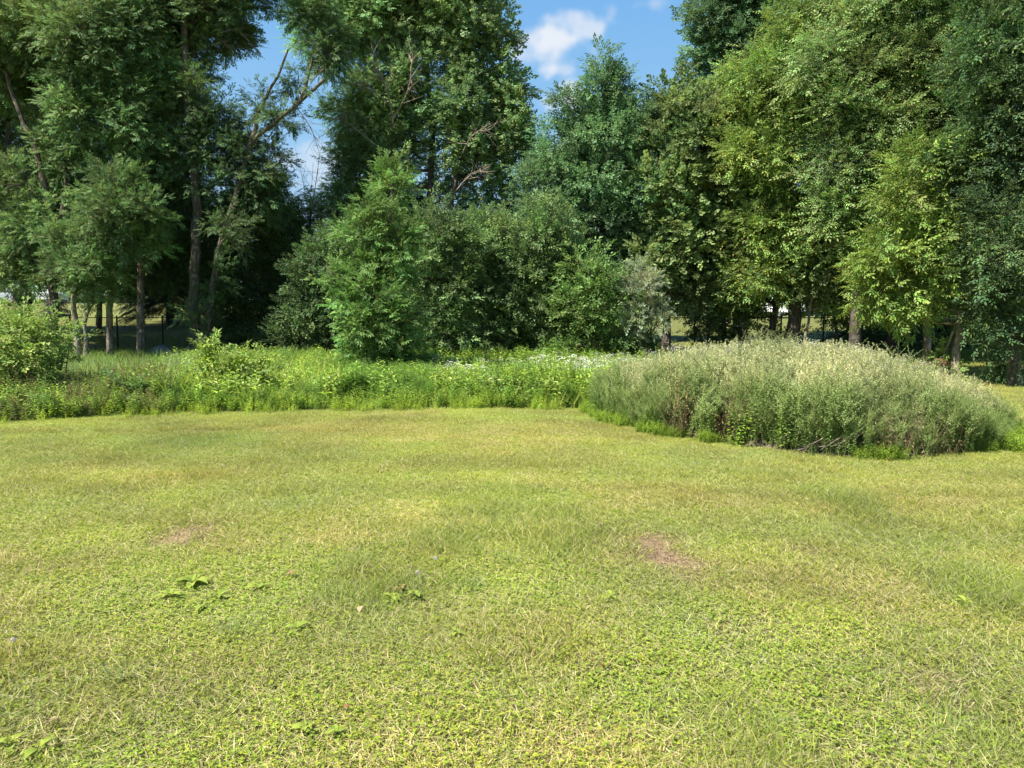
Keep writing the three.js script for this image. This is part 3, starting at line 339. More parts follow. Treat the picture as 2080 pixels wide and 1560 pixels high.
  { name: 'dead_shrub', label: 'leafless brownish saplings standing in the narrow gap of sky', d: 31, trunks: [[0.022, [632, 700], [634, 560], [630, 440], [636, 330]], [0.018, [640, 600], [650, 480], [655, 390]]], lobes: [[630, 440, 30, 40, 0, 0.5], [625, 500, 40, 40, 0, 0.7]], spray: 'silver', leaf: 'brown', barkM: BARK.dead, dead: [[0.02, [632, 440], [640, 380], [650, 310]], [0.018, [632, 470], [622, 410], [610, 340]]] },
];
TREES.forEach(tree);
console.log('tree sprays', scene.children.reduce((n, o) => n + o.children.reduce((m, c) => m + (c.count ?? 0), 0), 0));

{ // far wood behind everything, one mass
  const R = rng(31), list = [];
  for (let i = 0; i < 8000; i++) { const a = (R() * 2 - 1) * 1.0, d = 92 + R() * 14, x = Math.tan(a * 0.8) * d, h = 4.5 + 5 * fbm(x * 0.06 + 9, 2.2, 3), y = terrain(x, -d) + Math.pow(R(), 1.4) * h, t = 0.7 + R() * 0.6, k = 4 + R() * 2.5; list.push([new THREE.Matrix4().compose(V(x, y, -d), new THREE.Quaternion().setFromEuler(new THREE.Euler(gauss(R) * 0.4 - 0.2, R() * 6.283, gauss(R) * 0.4, 'YXZ')), V(k, k, k)), new THREE.Color(0.13 * t, 0.19 * t, 0.075 * t)]); }
  copies('far_woods', SPRAYS.dark[1], leafMat, list, null, 'far line of woods seen low between the trunks');
}
// spruces beyond the fence
function spruce(px, d, h, w, label) {
  const R = rng(px + 900), x = xAt(px, d), base = V(x, terrain(x, -d), -d), o = thing('spruce_tree', label, 'tree', base), list = [];
  mesh('trunk', tube([V(0, -0.2, 0), V(0.03, h * 0.5, 0), V(0, h, 0)], [0.22, 0.12, 0.02], 9, R), BARK.dark, o);
  for (let y = h * 0.13; y < h * 0.98; y += 0.28) { const L = w * (1 - y / h) + 0.1, n = 9; for (let k = 0; k < n; k++) { const a = R() * 6.283, tip = V(Math.cos(a) * L, y - L * 0.32, Math.sin(a) * L), b = V(0, y, 0); if (k < 4) mesh('limb', tube([b, b.clone().lerp(tip, 0.5).add(V(0, 0.1, 0)), tip], [0.03, 0.02, 0.006], 4), BARK.dark, o);
    for (let s = 0.25; s <= 1; s += 0.22 / L) for (const q of [-1, 0, 1]) { const p = b.clone().lerp(tip, s).add(V(0, 0.1 * Math.sin(s * 3.1), 0)), dir = V(Math.cos(a + q * 0.7), -0.35 + gauss(R) * 0.15, Math.sin(a + q * 0.7)).normalize(), X = new THREE.Vector3().crossVectors(V(0, 1, 0), dir).normalize(), Y = new THREE.Vector3().crossVectors(dir, X), t = 0.7 + R() * 0.6; list.push([new THREE.Matrix4().makeBasis(X, Y, dir).setPosition(p), new THREE.Color(0.05 * t, 0.07 * t, 0.035 * t)]); } } }
  copies('crown', SPRAYS.needle[0], leafMat, list, o);
}
spruce(348, 39, 8, 2.6, 'dark spruce beyond the fence, seen between the straight ash and the boulder');
spruce(118, 43, 1.5, 0.9, 'small squat dark conifer on the slope behind the flaky brown trunk');
spruce(560, 44, 7, 2.4, 'shaded spruce far behind the fence right of the leaning trunk');
// ------------------------------------------------------------------ weeds
const plantGeo = {};
function plant(seed, f) { const R = rng(seed), b = new Leaves(); f(b, R); return b.geo(); }
const up = V(0, 1, 0);
function leafyStem(b, R, o, h, n, ll, lw, cols, lean = 0.15, angle = 0.6, top = 0.8, start = 0.12, stemCol = [0.13, 0.16, 0.05]) {
  const a0 = R() * 6.283, tip = o.clone().add(V(Math.cos(a0) * lean * h, h, Math.sin(a0) * lean * h)), mid = o.clone().lerp(tip, 0.5).add(V(0, h * 0.03, 0)); b.stem(o, mid, 0.004, stemCol); b.stem(mid, tip, 0.003, stemCol);
  for (let i = 0; i < n; i++) { const t = start + (1 - start) * (i / n), p = t < 0.5 ? o.clone().lerp(mid, t * 2) : mid.clone().lerp(tip, t * 2 - 1), a = i * 2.4 + R(), y = lerp(0.1, 1, t) * angle + (R() - 0.5) * 0.4, k = Math.sin(Math.PI * clamp(t * 0.75 + 0.2, 0, 1)) * top + (1 - top); b.leaf(p, V(Math.cos(a), y, Math.sin(a)), up, ll * k * (0.8 + R() * 0.4), lw * k * (0.8 + R() * 0.4), jitter(cols[(R() * cols.length) | 0], R), 0.15, 0.25); }
  return tip;
}
const inDisc = (R, r) => { const q = r * Math.sqrt(R()), a = R() * 6.283; return V(Math.cos(a) * q, -0.02, Math.sin(a) * q); };
plantGeo.tallGrass = [0, 1].map((j) => plant(600 + j, (b, R) => { for (let i = 0; i < 34; i++) { const o = inDisc(R, 0.16), a = R() * 6.283, t = R() * 3; b.blade(o, V(Math.cos(a) * 0.3, 1, Math.sin(a) * 0.3), 0.35 + R() * 0.4, 0.009 + R() * 0.007, 0.1 + R() * 0.6, jitter([[0.22, 0.33, 0.05], [0.30, 0.39, 0.07], [0.17, 0.27, 0.045], [0.40, 0.42, 0.14]][(R() * 4) | 0], R), V(-Math.sin(a + t), 0, Math.cos(a + t)), 3); } }));
plantGeo.shortGrass = [plant(605, (b, R) => { for (let i = 0; i < 40; i++) { const o = inDisc(R, 0.18), a = R() * 6.283; b.blade(o, V(Math.cos(a) * 0.4, 1, Math.sin(a) * 0.4), 0.12 + R() * 0.2, 0.005 + R() * 0.004, 0.2 + R() * 0.5, jitter([[0.15, 0.23, 0.05], [0.2, 0.27, 0.06], [0.30, 0.32, 0.1]][(R() * 3) | 0], R), V(-Math.sin(a), 0, Math.cos(a)), 2); } })];
plantGeo.goldenrod = [0, 1].map((j) => plant(610 + j, (b, R) => { for (let i = 0; i < 6; i++) leafyStem(b, R, inDisc(R, 0.17), 0.5 + R() * 0.25, 34, 0.095, 0.024, [[0.17, 0.30, 0.06], [0.23, 0.36, 0.07], [0.12, 0.22, 0.045]], 0.08, 0.55, 0.6); }));
plantGeo.broadleaf = [0, 1].map((j) => plant(620 + j, (b, R) => { for (let i = 0; i < 5; i++) leafyStem(b, R, inDisc(R, 0.18), 0.38 + R() * 0.3, 14, 0.12, 0.05, [[0.27, 0.40, 0.05], [0.35, 0.46, 0.07], [0.19, 0.31, 0.045], [0.40, 0.47, 0.14]], 0.15, 0.8, 0.5); }));
plantGeo.lushWeed = [plant(625, (b, R) => { for (let i = 0; i < 6; i++) leafyStem(b, R, inDisc(R, 0.2), 0.3 + R() * 0.35, 20, 0.075, 0.032, [[0.24, 0.37, 0.04], [0.36, 0.47, 0.05], [0.17, 0.30, 0.04]], 0.2, 0.4, 0.5); })];
plantGeo.flower = [0, 1].map((j) => plant(630 + j, (b, R) => { for (let i = 0; i < 6; i++) { const tip = leafyStem(b, R, inDisc(R, 0.2), 0.5 + R() * 0.25, 16, 0.06, 0.014, [[0.24, 0.36, 0.07], [0.3, 0.4, 0.1]], 0.15, 0.6, 0.7); for (let k = 0; k < 9; k++) { const q = tip.clone().add(V(gauss(R) * 0.07, gauss(R) * 0.03, gauss(R) * 0.07)); b.stem(tip.clone().add(V(0, -0.09, 0)), q, 0.0015, [0.2, 0.28, 0.1]); const a = R() * 6.283; for (let m = 0; m < 3; m++) b.leaf(q, V(Math.cos(a + m * 2.1), 0.15, Math.sin(a + m * 2.1)), up, 0.02, 0.02, [0.86, 0.84, 0.72], 0); } } }));
plantGeo.cattail = [0, 1].map((j) => plant(640 + j, (b, R) => { for (let i = 0; i < 12; i++) { const o = inDisc(R, 0.22), a = R() * 6.283; b.blade(o, V(Math.cos(a) * 0.13, 1, Math.sin(a) * 0.13), 0.7 + R() * 0.45, 0.014 + R() * 0.006, R() < 0.15 ? 0.4 : 0.05, jitter([[0.15, 0.25, 0.075], [0.24, 0.34, 0.11], [0.42, 0.46, 0.2]][(R() * 3) | 0], R), V(-Math.sin(a + 1), 0, Math.cos(a + 1)), 3); } }));
plantGeo.greyWeed = [0, 1, 2].map((j) => plant(650 + j, (b, R) => { for (let i = 0; i < 5; i++) { const o = inDisc(R, 0.15), h = 0.55 + R() * 0.35, cols = [[0.30, 0.39, 0.14], [0.39, 0.47, 0.18], [0.23, 0.32, 0.105], [0.18, 0.27, 0.08]], tip = leafyStem(b, R, o, h, 40, 0.055, 0.016, cols, 0.22, 0.35, 0.3, 0.15, [0.3, 0.3, 0.13]); for (let k = 0; k < 5; k++) { const s = o.clone().lerp(tip, 0.45 + R() * 0.5); leafyStem(b, R, s, 0.14 + R() * 0.12, 13, 0.03, 0.012, [[0.42, 0.47, 0.23], [0.54, 0.55, 0.31]], 0.9, 0.3, 0.3, 0.1, [0.3, 0.3, 0.13]); } } }));
plantGeo.creamGrass = [0, 1].map((j) => plant(660 + j, (b, R) => { for (let i = 0; i < 11; i++) { const o = inDisc(R, 0.14), a = R() * 6.283, h = 0.65 + R() * 0.35, tip = o.clone().add(V(Math.cos(a) * 0.16 * h, h, Math.sin(a) * 0.16 * h)); b.stem(o, tip, 0.0028, [0.42, 0.4, 0.2]); for (let k = 0; k < 22; k++) { const t = R(), p = tip.clone().lerp(o, t * 0.32), c = R() * 6.283, l = 0.025 + t * 0.035; b.leaf(p, V(Math.cos(c) * 0.9, 0.7, Math.sin(c) * 0.9), V(Math.sin(c), 0.4, Math.cos(c)), l, 0.013, jitter([[0.72, 0.69, 0.37], [0.62, 0.61, 0.30], [0.52, 0.55, 0.25]][(R() * 3) | 0], R, 0.15), 0.1); } for (let k = 0; k < 2; k++) b.blade(o, V(Math.cos(a + k * 2) * 0.4, 1, Math.sin(a + k * 2) * 0.4), 0.4, 0.006, 0.4, jitter([0.24, 0.28, 0.1], R), V(1, 0, 0), 2); } }));
plantGeo.brownStalk = [plant(670, (b, R) => { for (let i = 0; i < 14; i++) { const o = inDisc(R, 0.2), a = R() * 6.283, h = 0.2 + R() * 0.35; const tip = o.clone().add(V(Math.cos(a) * h * 0.5, h, Math.sin(a) * h * 0.5)); b.stem(o, tip, 0.003, jitter([0.24, 0.18, 0.11], R)); for (let k = 0; k < 7; k++) b.leaf(o.clone().lerp(tip, R()), V(gauss(R), -0.3, gauss(R)), up, 0.05, 0.014, jitter([[0.24, 0.17, 0.09], [0.34, 0.28, 0.14]][k % 2], R), 0.2); } })];
plantGeo.thistle = [plant(680, (b, R) => { for (let i = 0; i < 4; i++) { const tip = leafyStem(b, R, inDisc(R, 0.15), 0.75 + R() * 0.3, 20, 0.09, 0.02, [[0.22, 0.28, 0.14], [0.28, 0.33, 0.18]], 0.15, 0.5, 0.6); for (let h = 0; h < 6; h++) { const q = tip.clone().add(V(gauss(R) * 0.07, gauss(R) * 0.05, gauss(R) * 0.07)); b.stem(tip.clone().add(V(0, -0.1, 0)), q, 0.002, [0.2, 0.24, 0.12]); for (let k = 0; k < 7; k++) b.leaf(q, V(gauss(R), 0.6, gauss(R)), up, 0.022, 0.012, jitter([[0.7, 0.66, 0.6], [0.5, 0.45, 0.45]][k % 2], R, 0.1), 0.2); } } })];
plantGeo.needleWeed = [plant(690, (b, R) => { for (let i = 0; i < 8; i++) leafyStem(b, R, inDisc(R, 0.2), 0.35 + R() * 0.4, 26, 0.06, 0.02, [[0.24, 0.28, 0.08], [0.3, 0.34, 0.1], [0.26, 0.2, 0.09], [0.17, 0.24, 0.06]], 0.35, 0.3, 0.5, 0.05, [0.2, 0.14, 0.07]); })];
const weedNames = { tallGrass: ['tall_grass', 'tall uncut grass growing behind the mown edge'], shortGrass: ['verge_grass', 'ragged grass along the foot of the weeds and under the trees'], goldenrod: ['goldenrod', 'upright narrow-leaved green stems behind the mown edge'], broadleaf: ['broadleaf_weeds', 'yellow-green broad-leaved weeds behind the mown edge'], lushWeed: ['green_weeds', 'lush bright green low weeds at the lawn edge and mound foot'], flower: ['wildflowers', 'white wildflowers at the back of the weed strip'], cattail: ['cattails', 'upright cattail blades in the wet hollow before the fence'], greyWeed: ['mound_weeds', 'grey-green bushy weeds covering the mound'], creamGrass: ['seeding_grass', 'pale cream seed heads of grass on the mound'], brownStalk: ['dead_stalks', 'brown dead stalks low in the mound weeds'], thistle: ['thistle_weeds', 'weeds with whitish fluffy heads along the top of the mound'], needleWeed: ['scrubby_weeds', 'scrubby brownish weeds at the left edge of the lawn'] };
const beds = {}; let bright = 1.2;
function sow(kind, x, z, y, scale, R, tall = 1, tint = null, tilt = 0.12) { const g = plantGeo[kind], j = (R() * g.length) | 0, t = 0.8 + R() * 0.4; ((beds[kind] ??= g.map(() => []))[j]).push([stand(x, y, z, R() * 6.283, scale, gauss(R) * tilt, gauss(R) * tilt, tall), tint ? new THREE.Color(tint[0] * t * bright, tint[1] * t * bright, tint[2] * t * bright) : new THREE.Color(t * (0.95 + R() * 0.1) * bright, t * bright, t * (0.9 + R() * 0.2) * bright)]); }
{
  const R = rng(21);
  for (let i = 0; i < 30000; i++) { // the uncut strip
    const d = 12 + 17 * Math.pow(R(), 1.1), x = (R() * 2 - 1) * d * 0.85 - 0.5, z = -d, edge = lawnEdge(x, d), s = x / d, px = 1040 + FOCAL * s;
    if (d < edge + 0.02 || moundE(x, z) < 0.9 || px > 1360 && d < 24.6) continue;
    const deep = d - edge, y = terrain(x, z), n = fbm(x * 0.6 + 7, z * 0.6, 3), q = R();
    if (d > 23) { if (q < 0.35) sow('shortGrass', x, z, y, 0.9 + R() * 0.5, R, 1, [0.75, 0.85, 0.7]); else if (q < 0.45 && d < 26) sow('tallGrass', x, z, y, 0.7 + R() * 0.3, R, 1, [0.7, 0.8, 0.7]); continue; }
    const low = lerp(0.55, 1, smooth(deep, 0, 0.9)) * (0.75 + 0.55 * vnoise(x * 0.9 + 30, z * 0.9)); if (R() < 0.05 && deep > 0.3 && px > 330) { sow('broadleaf', x, z, y, 1.15 + R() * 0.3, R, 1.1); continue; }
    if (deep < 0.25 + 0.7 * vnoise(x * 1.4, 8.2) && q < 0.6) { sow(px < 330 && R() < 0.5 ? 'needleWeed' : q < 0.25 ? 'shortGrass' : 'lushWeed', x, z, y, 0.6 + R() * 0.4, R, 0.8); continue; }
    if (px < 330) { // left: scrubby mixture, cattails further back
      if (deep > 4.6) sow(q < 0.7 ? 'tallGrass' : 'cattail', x, z, y, (0.75 + R() * 0.3) * (d > 18 ? 0.62 : 0.9), R, 0.9, q < 0.55 ? [1.2, 1.15, 1] : null);
      else sow(q < 0.42 ? 'needleWeed' : q < 0.62 ? 'lushWeed' : q < 0.78 ? 'goldenrod' : q < 0.9 ? 'broadleaf' : 'tallGrass', x, z, y, (0.8 + R() * 0.45) * low, R, 1);
    } else if (px < 430 && deep > 3) sow(q < 0.7 ? 'cattail' : 'tallGrass', x, z, y, (0.8 + R() * 0.3) * (d > 19 ? 0.6 : 0.95), R);
    else if (px < 700) { if (q < 0.5 + (n - 0.5)) sow('tallGrass', x, z, y, (0.75 + R() * 0.45) * low, R, 1, [1.35, 1.3, 1.0]); else sow(q < 0.75 ? 'goldenrod' : 'lushWeed', x, z, y, (0.75 + R() * 0.3) * low, R); }
    else if (px < 880) { if (q < 0.6) sow('goldenrod', x, z, y, (0.9 + R() * 0.35) * low, R, 1, [1.15, 1.15, 1], 0.05); else sow(q < 0.8 ? 'tallGrass' : 'lushWeed', x, z, y, (0.75 + R() * 0.35) * low, R); }
    else { const fl = smooth(deep, 1.8, 3.6) * 0.55 * (1 - smooth(deep, 5.5, 7.5)) * smooth(vnoise(x * 0.9 + 3, z * 0.9), 0.35, 0.6); if (q < fl * 0.55) sow('flower', x, z, y, 0.85 + R() * 0.35, R); else if (q < fl + 0.28 + (n - 0.5) * 0.6) sow('broadleaf', x, z, y, (0.8 + R() * 0.4) * low, R); else if (q < 0.72) sow('lushWeed', x, z, y, (0.9 + R() * 0.45) * low, R); else sow(q < 0.9 ? 'tallGrass' : 'goldenrod', x, z, y, (0.8 + R() * 0.35) * low, R, 1, [1.1, 1.1, 0.9]); }
  }
  for (let i = 0; i < 2600; i++) { const d = 24.5 + R() * 10, x = (R() * 2 - 1) * d * 0.9, z = -d; if (x / d > 0.2 && R() < 0.4) continue; sow('shortGrass', x, z, terrain(x, z), 0.8 + R() * 0.6, R, 0.9, [0.8, 0.85, 0.7]); }
  bright = 1;
  for (let i = 0; i < 900; i++) { const d0 = 11 + R() * 4, x = (R() * 2 - 1) * d0 * 0.8, d = lawnEdge(x, d0) - 0.12 - 0.35 * R() * R(), z = -d; if (moundE(x, z) < 1 || x / d > 0.2 || vnoise(x * 2.2, 5.5) < 0.35) continue; sow(R() < 0.7 ? 'shortGrass' : 'lushWeed', x, z, terrain(x, z), 0.3 + R() * 0.35, R, 0.8, [1.6, 1.45, 1.2]); }
  // the mound
  for (let i = 0; i < 10500; i++) {
    const x = MOUND.x + (R() * 2 - 1) * 4.2, z = MOUND.z + (R() * 2 - 1) * 4, e = moundE(x, z); if (e > 1.0) continue;
    const y = terrain(x, z) + moundTop(x, z), n = fbm(x * 0.75 + 11, z * 0.75 + 4, 3), m = fbm(x * 2 + 30, z * 2, 2), rim = smooth(e, 0.8, 1), q = R(), front = (z - MOUND.z) * MOUND.ux - (x - MOUND.x) * MOUND.uz > 0.5;
    if (front && m > 0.55 && x < 5.6 && e > 0.8 && e < 1.0 && R() < 0.4) { sow('brownStalk', x, z, y, 0.7 + R() * 0.5, R); continue; }
    const fall = 0.94 * lerp(1, 0.72, smooth((x - MOUND.x) * MOUND.ux + (z - MOUND.z) * MOUND.uz, 0.8, 3.4)), cream = smooth(n + m * 0.25 - rim * 0.2, 0.54, 0.66);
    if (q < cream * 0.62 * (e > 0.8 && front ? 0.15 : front && e > 0.5 ? 0.6 : 1.0) && rim < 0.6) sow('creamGrass', x, z, y, (0.75 + R() * 0.3) * fall, R, 1 - rim * 0.3);
    else if (q > 0.93 && q < 0.965) sow(R() < 0.5 ? 'lushWeed' : 'goldenrod', x, z, y, (0.8 + R() * 0.5) * fall, R, 1, [0.95, 1, 1]);
    else if (q > 0.985 && e < 0.7) sow('thistle', x, z, y, (0.8 + R() * 0.2) * fall, R);
    else sow('greyWeed', x, z, y, (0.6 + R() * 0.32 + (vnoise(x * 2.2, z * 2.2 + 5) - 0.5) * 0.55 + (R() < 0.05 ? 0.3 : 0)) * fall * (1 - rim * 0.12), R, 1, [lerp(1.05, 0.85, smooth(e, 0.6, 1)), lerp(1.1, 1, smooth(e, 0.6, 1)), lerp(1.05, 0.7, smooth(e, 0.6, 1))], 0.2);
  }
  for (let i = 0; i < 1400; i++) { const a = R() * 6.283, k = 0.96 + R() * 0.12, x = MOUND.x + Math.cos(a) * 5, z = MOUND.z + Math.sin(a) * 5; let lo = 0, hi = 1; for (let j = 0; j < 14; j++) { const t = (lo + hi) / 2; if (moundE(MOUND.x + (x - MOUND.x) * t, MOUND.z + (z - MOUND.z) * t) < k) lo = t; else hi = t; } const gx = MOUND.x + (x - MOUND.x) * lo, gz = MOUND.z + (z - MOUND.z) * lo, n = vnoise(gx * 1.8 + 9, gz * 1.8); if (n < 0.4) continue; sow('lushWeed', gx, gz, terrain(gx, gz), 0.3 + R() * 0.35 * n, R, 0.8, [1.1, 1.1, 0.9]); }
}
for (const [kind, lists] of Object.entries(beds)) lists.forEach((list, j) => { if (list.length) copies(weedNames[kind][0], plantGeo[kind][j], weedMat, list, null, weedNames[kind][1]); });
{ // the heap of soil itself
  const pos = [], idx = [], n = 64, col = [];
  for (let i = 0; i <= n; i++) for (let j = 0; j <= n; j++) { const x = MOUND.x - 4.4 + (8.8 * i) / n, z = MOUND.z - 4.4 + (8.8 * j) / n, h = moundTop(x, z); pos.push(x, terrain(x, z) + (h > 0 ? h + (fbm(x * 4, z * 4, 3) - 0.5) * 0.1 : -0.08), z); const v = 0.8 + vnoise(x * 9, z * 9) * 0.5; col.push(0.095 * v, 0.075 * v, 0.05 * v); }
  for (let i = 0; i < n; i++) for (let j = 0; j < n; j++) { const a = i * (n + 1) + j; idx.push(a, a + 1, a + n + 1, a + 1, a + n + 2, a + n + 1); }
  const g = new THREE.BufferGeometry(); g.setAttribute('position', new THREE.Float32BufferAttribute(pos, 3)); g.setAttribute('color', new THREE.Float32BufferAttribute(col, 3)); g.setIndex(idx); g.computeVertexNormals();
  structure('dirt_mound', g, new THREE.MeshStandardMaterial({ vertexColors: true, roughness: 1 }));
}
// ------------------------------------------------------------------ shrubs with leaves large enough to tell apart
function bigLeaf(len, wid, col, seed) { // 16 triangles, cupped, with a drooping tip
  const R = rng(seed), b = new Leaves(), N = 5; let pl, pm, pr;
  for (let i = 0; i <= N; i++) { const t = i / N, w = wid * 0.5 * Math.pow(Math.sin(Math.PI * Math.pow(t, 0.8) * 0.97 + 0.03), 0.9), y = 0.16 * len * Math.sin(t * 2.6) - 0.18 * len * t * t, m = V(0, y, t * len), l = V(-w, y + w * 0.35, t * len), r = V(w, y + w * 0.35, t * len), c1 = jitter(col, R, 0.06), c2 = c1.map((v) => v * 0.92); if (i === N) { b.tri(pl, pm, m, c1); b.tri(pm, pr, m, c2); } else if (i) { b.quad(pl, pm, m, l, c1); b.quad(pm, pr, r, m, c2); } pl = l; pm = m; pr = r; }
  return b.geo();
}
function leafShrub({ name, label, d, px, lobes, stems, leaf, len, wid, n, spread = 0.9, stuff, part = 'foliage', spray = 'broad', sprayLeaf = 'fresh', size = 0.8, group }) {
  const R = rng(px + 4000), x = xAt(px, d), base = V(x, terrain(x, -d), -d), o = thing(name, label, 'shrub', base, group), variants = [0, 1, 2].map((j) => bigLeaf(len * (0.85 + 0.15 * j), wid, leaf.map((v) => v * (0.85 + 0.16 * j)), 70 + j)), tips = [], list = [];
  for (const [lx, ly, rx, ry, dz = 0] of lobes) {
    const D = d + dz, C = at(lx, ly, D).sub(base), ax = (rx / FOCAL) * D, ay = (ry / FOCAL) * D;
    for (let i = 0; i < stems; i++) { const q = V(C.x + gauss(R) * ax * 0.6, C.y + (0.1 + R() * 0.85) * ay, C.z + gauss(R) * ax * 0.55), f = V(gauss(R) * 0.08, -0.05, gauss(R) * 0.08), m = f.clone().lerp(q, 0.5).add(V(gauss(R) * 0.06, 0.1, gauss(R) * 0.06)); mesh('stem', tube([f, m, q], [0.016, 0.011, 0.005], 5), BARK.brown, o); tips.push([f, m, q, ax, ay, C]); }
    for (let i = 0; i < stuff * ax * ay * 3.14; i++) { const u = R() * 2 - 1, a = R() * 6.283, s = Math.sqrt(1 - u * u), r = 0.35 + 0.65 * Math.sqrt(R()), nn = V(Math.cos(a) * s, u, Math.sin(a) * s), p = V(C.x + nn.x * ax * r, C.y + nn.y * ay * r, C.z + nn.z * ax * 0.8 * r); if (p.y < 0.05) continue; const dir = nn.clone().add(V(gauss(R), gauss(R) + 0.2, gauss(R)).multiplyScalar(0.5)).normalize(), X = new THREE.Vector3().crossVectors(V(gauss(R) * 0.3, 1, gauss(R) * 0.3), dir).normalize(), Y = new THREE.Vector3().crossVectors(dir, X), t = 0.7 + R() * 0.6, c = LEAF[sprayLeaf], k = size * (0.8 + R() * 0.4); list.push([new THREE.Matrix4().makeBasis(X, Y, dir).scale(tmpS.set(k, k, k)).setPosition(p), new THREE.Color(c[0] * t * (0.9 + R() * 0.2), c[1] * t, c[2] * t)]); }
  }
  for (let i = 0; i < n; i++) {
    const [f, m, q, ax, ay, C] = tips[i % tips.length], t = 1 - 0.6 * R() * R(), p = t > 0.5 ? m.clone().lerp(q, t * 2 - 1) : f.clone().lerp(m, t * 2); p.add(V(gauss(R) * ax * 0.28 * spread, gauss(R) * ay * 0.14, gauss(R) * ax * 0.28 * spread));
    const out = p.clone().sub(C).add(V(gauss(R) * 0.3, 0, gauss(R) * 0.3 + 0.08)); out.y = out.y * 0.4 + gauss(R) * 0.15; out.normalize();
    const w = mesh('leaf', variants[i % 3], leafMat, o); const X = new THREE.Vector3().crossVectors(V(gauss(R) * 0.3, 1, gauss(R) * 0.3 + 0.1), out).normalize(), Y = new THREE.Vector3().crossVectors(out, X), k = 0.75 + R() * 0.5;
    w.matrix.makeBasis(X, Y, out).scale(tmpS.set(k, k, k)).setPosition(p); w.matrix.decompose(w.position, w.quaternion, w.scale);
  }
  if (list.length) copies(part, SPRAYS[spray][px % 3], leafMat, list, o);
  return o;
}
leafShrub({ name: 'elder_shrub', label: 'big leafy shrub at the left edge hiding the foot of the thick trunk', d: 13.6, px: 20, lobes: [[20, 690, 60, 50], [-50, 690, 70, 60, 0.4], [84, 692, 42, 40, 0.3], [36, 660, 48, 30, 0.3], [40, 740, 60, 50, -0.2], [0, 780, 60, 50]], stems: 7, leaf: [0.33, 0.44, 0.09], len: 0.19, wid: 0.075, n: 290, stuff: 110, sprayLeaf: 'lime' });
leafShrub({ name: 'elder_shrub', label: 'low leafy bough reaching right in front of the flaky brown trunk', d: 14.6, px: 105, lobes: [[130, 695, 34, 24], [100, 720, 40, 30], [85, 760, 30, 30]], stems: 6, leaf: [0.31, 0.42, 0.08], len: 0.15, wid: 0.05, n: 140, stuff: 90, sprayLeaf: 'fresh' });
leafShrub({ name: 'sapling_shrub', label: 'bright yellow-green sapling standing above the weeds in front of the straight ash', d: 14.6, px: 432, lobes: [[430, 722, 24, 30], [412, 748, 40, 26], [460, 752, 36, 26], [430, 775, 52, 28]], stems: 6, leaf: [0.42, 0.55, 0.06], len: 0.14, wid: 0.056, n: 290, stuff: 100, spread: 0.8, sprayLeaf: 'lime' });
leafShrub({ name: 'sapling_shrub', label: 'lower bright green sapling right of the tallest yellow-green one', d: 14.8, px: 506, lobes: [[496, 746, 24, 24], [538, 742, 20, 26], [516, 775, 40, 24]], stems: 6, leaf: [0.36, 0.48, 0.06], len: 0.13, wid: 0.05, n: 200, stuff: 90, sprayLeaf: 'lime' });
leafShrub({ name: 'burdock', label: 'dark green broad-leaved plant at the lawn edge left of the bright saplings', d: 13.5, px: 245, lobes: [[245, 790, 34, 26], [230, 810, 36, 22], [270, 800, 24, 20]], stems: 6, leaf: [0.12, 0.25, 0.05], len: 0.15, wid: 0.085, n: 150, stuff: 40, sprayLeaf: 'ash' });
leafShrub({ name: 'milkweed', label: 'broad pale-leaved plant in the middle of the weed strip', d: 14.6, px: 1100, lobes: [[1100, 790, 36, 26], [1070, 805, 30, 20]], stems: 6, leaf: [0.3, 0.43, 0.09], len: 0.14, wid: 0.05, n: 130, stuff: 25, sprayLeaf: 'fresh' });
leafShrub({ name: 'milkweed', label: 'broad-leaved plant left of the middle of the weed strip, pale top leaves', d: 14.7, px: 1000, lobes: [[1000, 785, 34, 26], [975, 805, 30, 20]], stems: 6, leaf: [0.40, 0.5, 0.15], len: 0.12, wid: 0.046, n: 110, stuff: 25, sprayLeaf: 'fresh' });

// ------------------------------------------------------------------ dock plants on the mound and dead brushwood at its foot
function onMound(px, py) { let d = 7; for (; d < 16; d += 0.02) { const q = at(px, py, d); if (q.y < terrain(q.x, q.z) + moundTop(q.x, q.z) + 0.02) break; } const q = at(px, py, d); q.y = terrain(q.x, q.z) + moundTop(q.x, q.z); return q; }
function dock(px, py, h, label) {
  const R = rng(px), o = thing('dock_plant', label, 'weed', onMound(px, py), null), red = new THREE.MeshStandardMaterial({ vertexColors: true, roughness: 0.9 });
  for (let s = 0; s < 4; s++) { const a = R() * 6.283, tip = V(Math.cos(a) * 0.1, h * (0.75 + R() * 0.3), Math.sin(a) * 0.1); mesh('stem', tube([V(0, 0, 0), tip.clone().multiplyScalar(0.5).add(V(0.02, 0, 0)), tip], [0.006, 0.005, 0.003], 5), BARK.brown, o); const b = new Leaves(); for (let i = 0; i < 130; i++) { const t = R(), p = tip.clone().multiplyScalar(1 - t * 0.6).add(V(gauss(R) * 0.018, 0, gauss(R) * 0.018)); b.leaf(p, V(gauss(R), gauss(R), gauss(R)), up, 0.016, 0.014, jitter([[0.50, 0.36, 0.16], [0.38, 0.24, 0.10]][i % 2], R), 0.2); } mesh('seed_head', b.geo(), red, o); }
}
dock(1368, 880, 1.05, 'rusty dock stalk on the left part of the mound, the taller of two');
dock(1388, 884, 0.75, 'shorter rusty dock stalk right of the taller one on the mound');
dock(1292, 868, 0.6, 'faint reddish dock stalk at the left end of the mound');
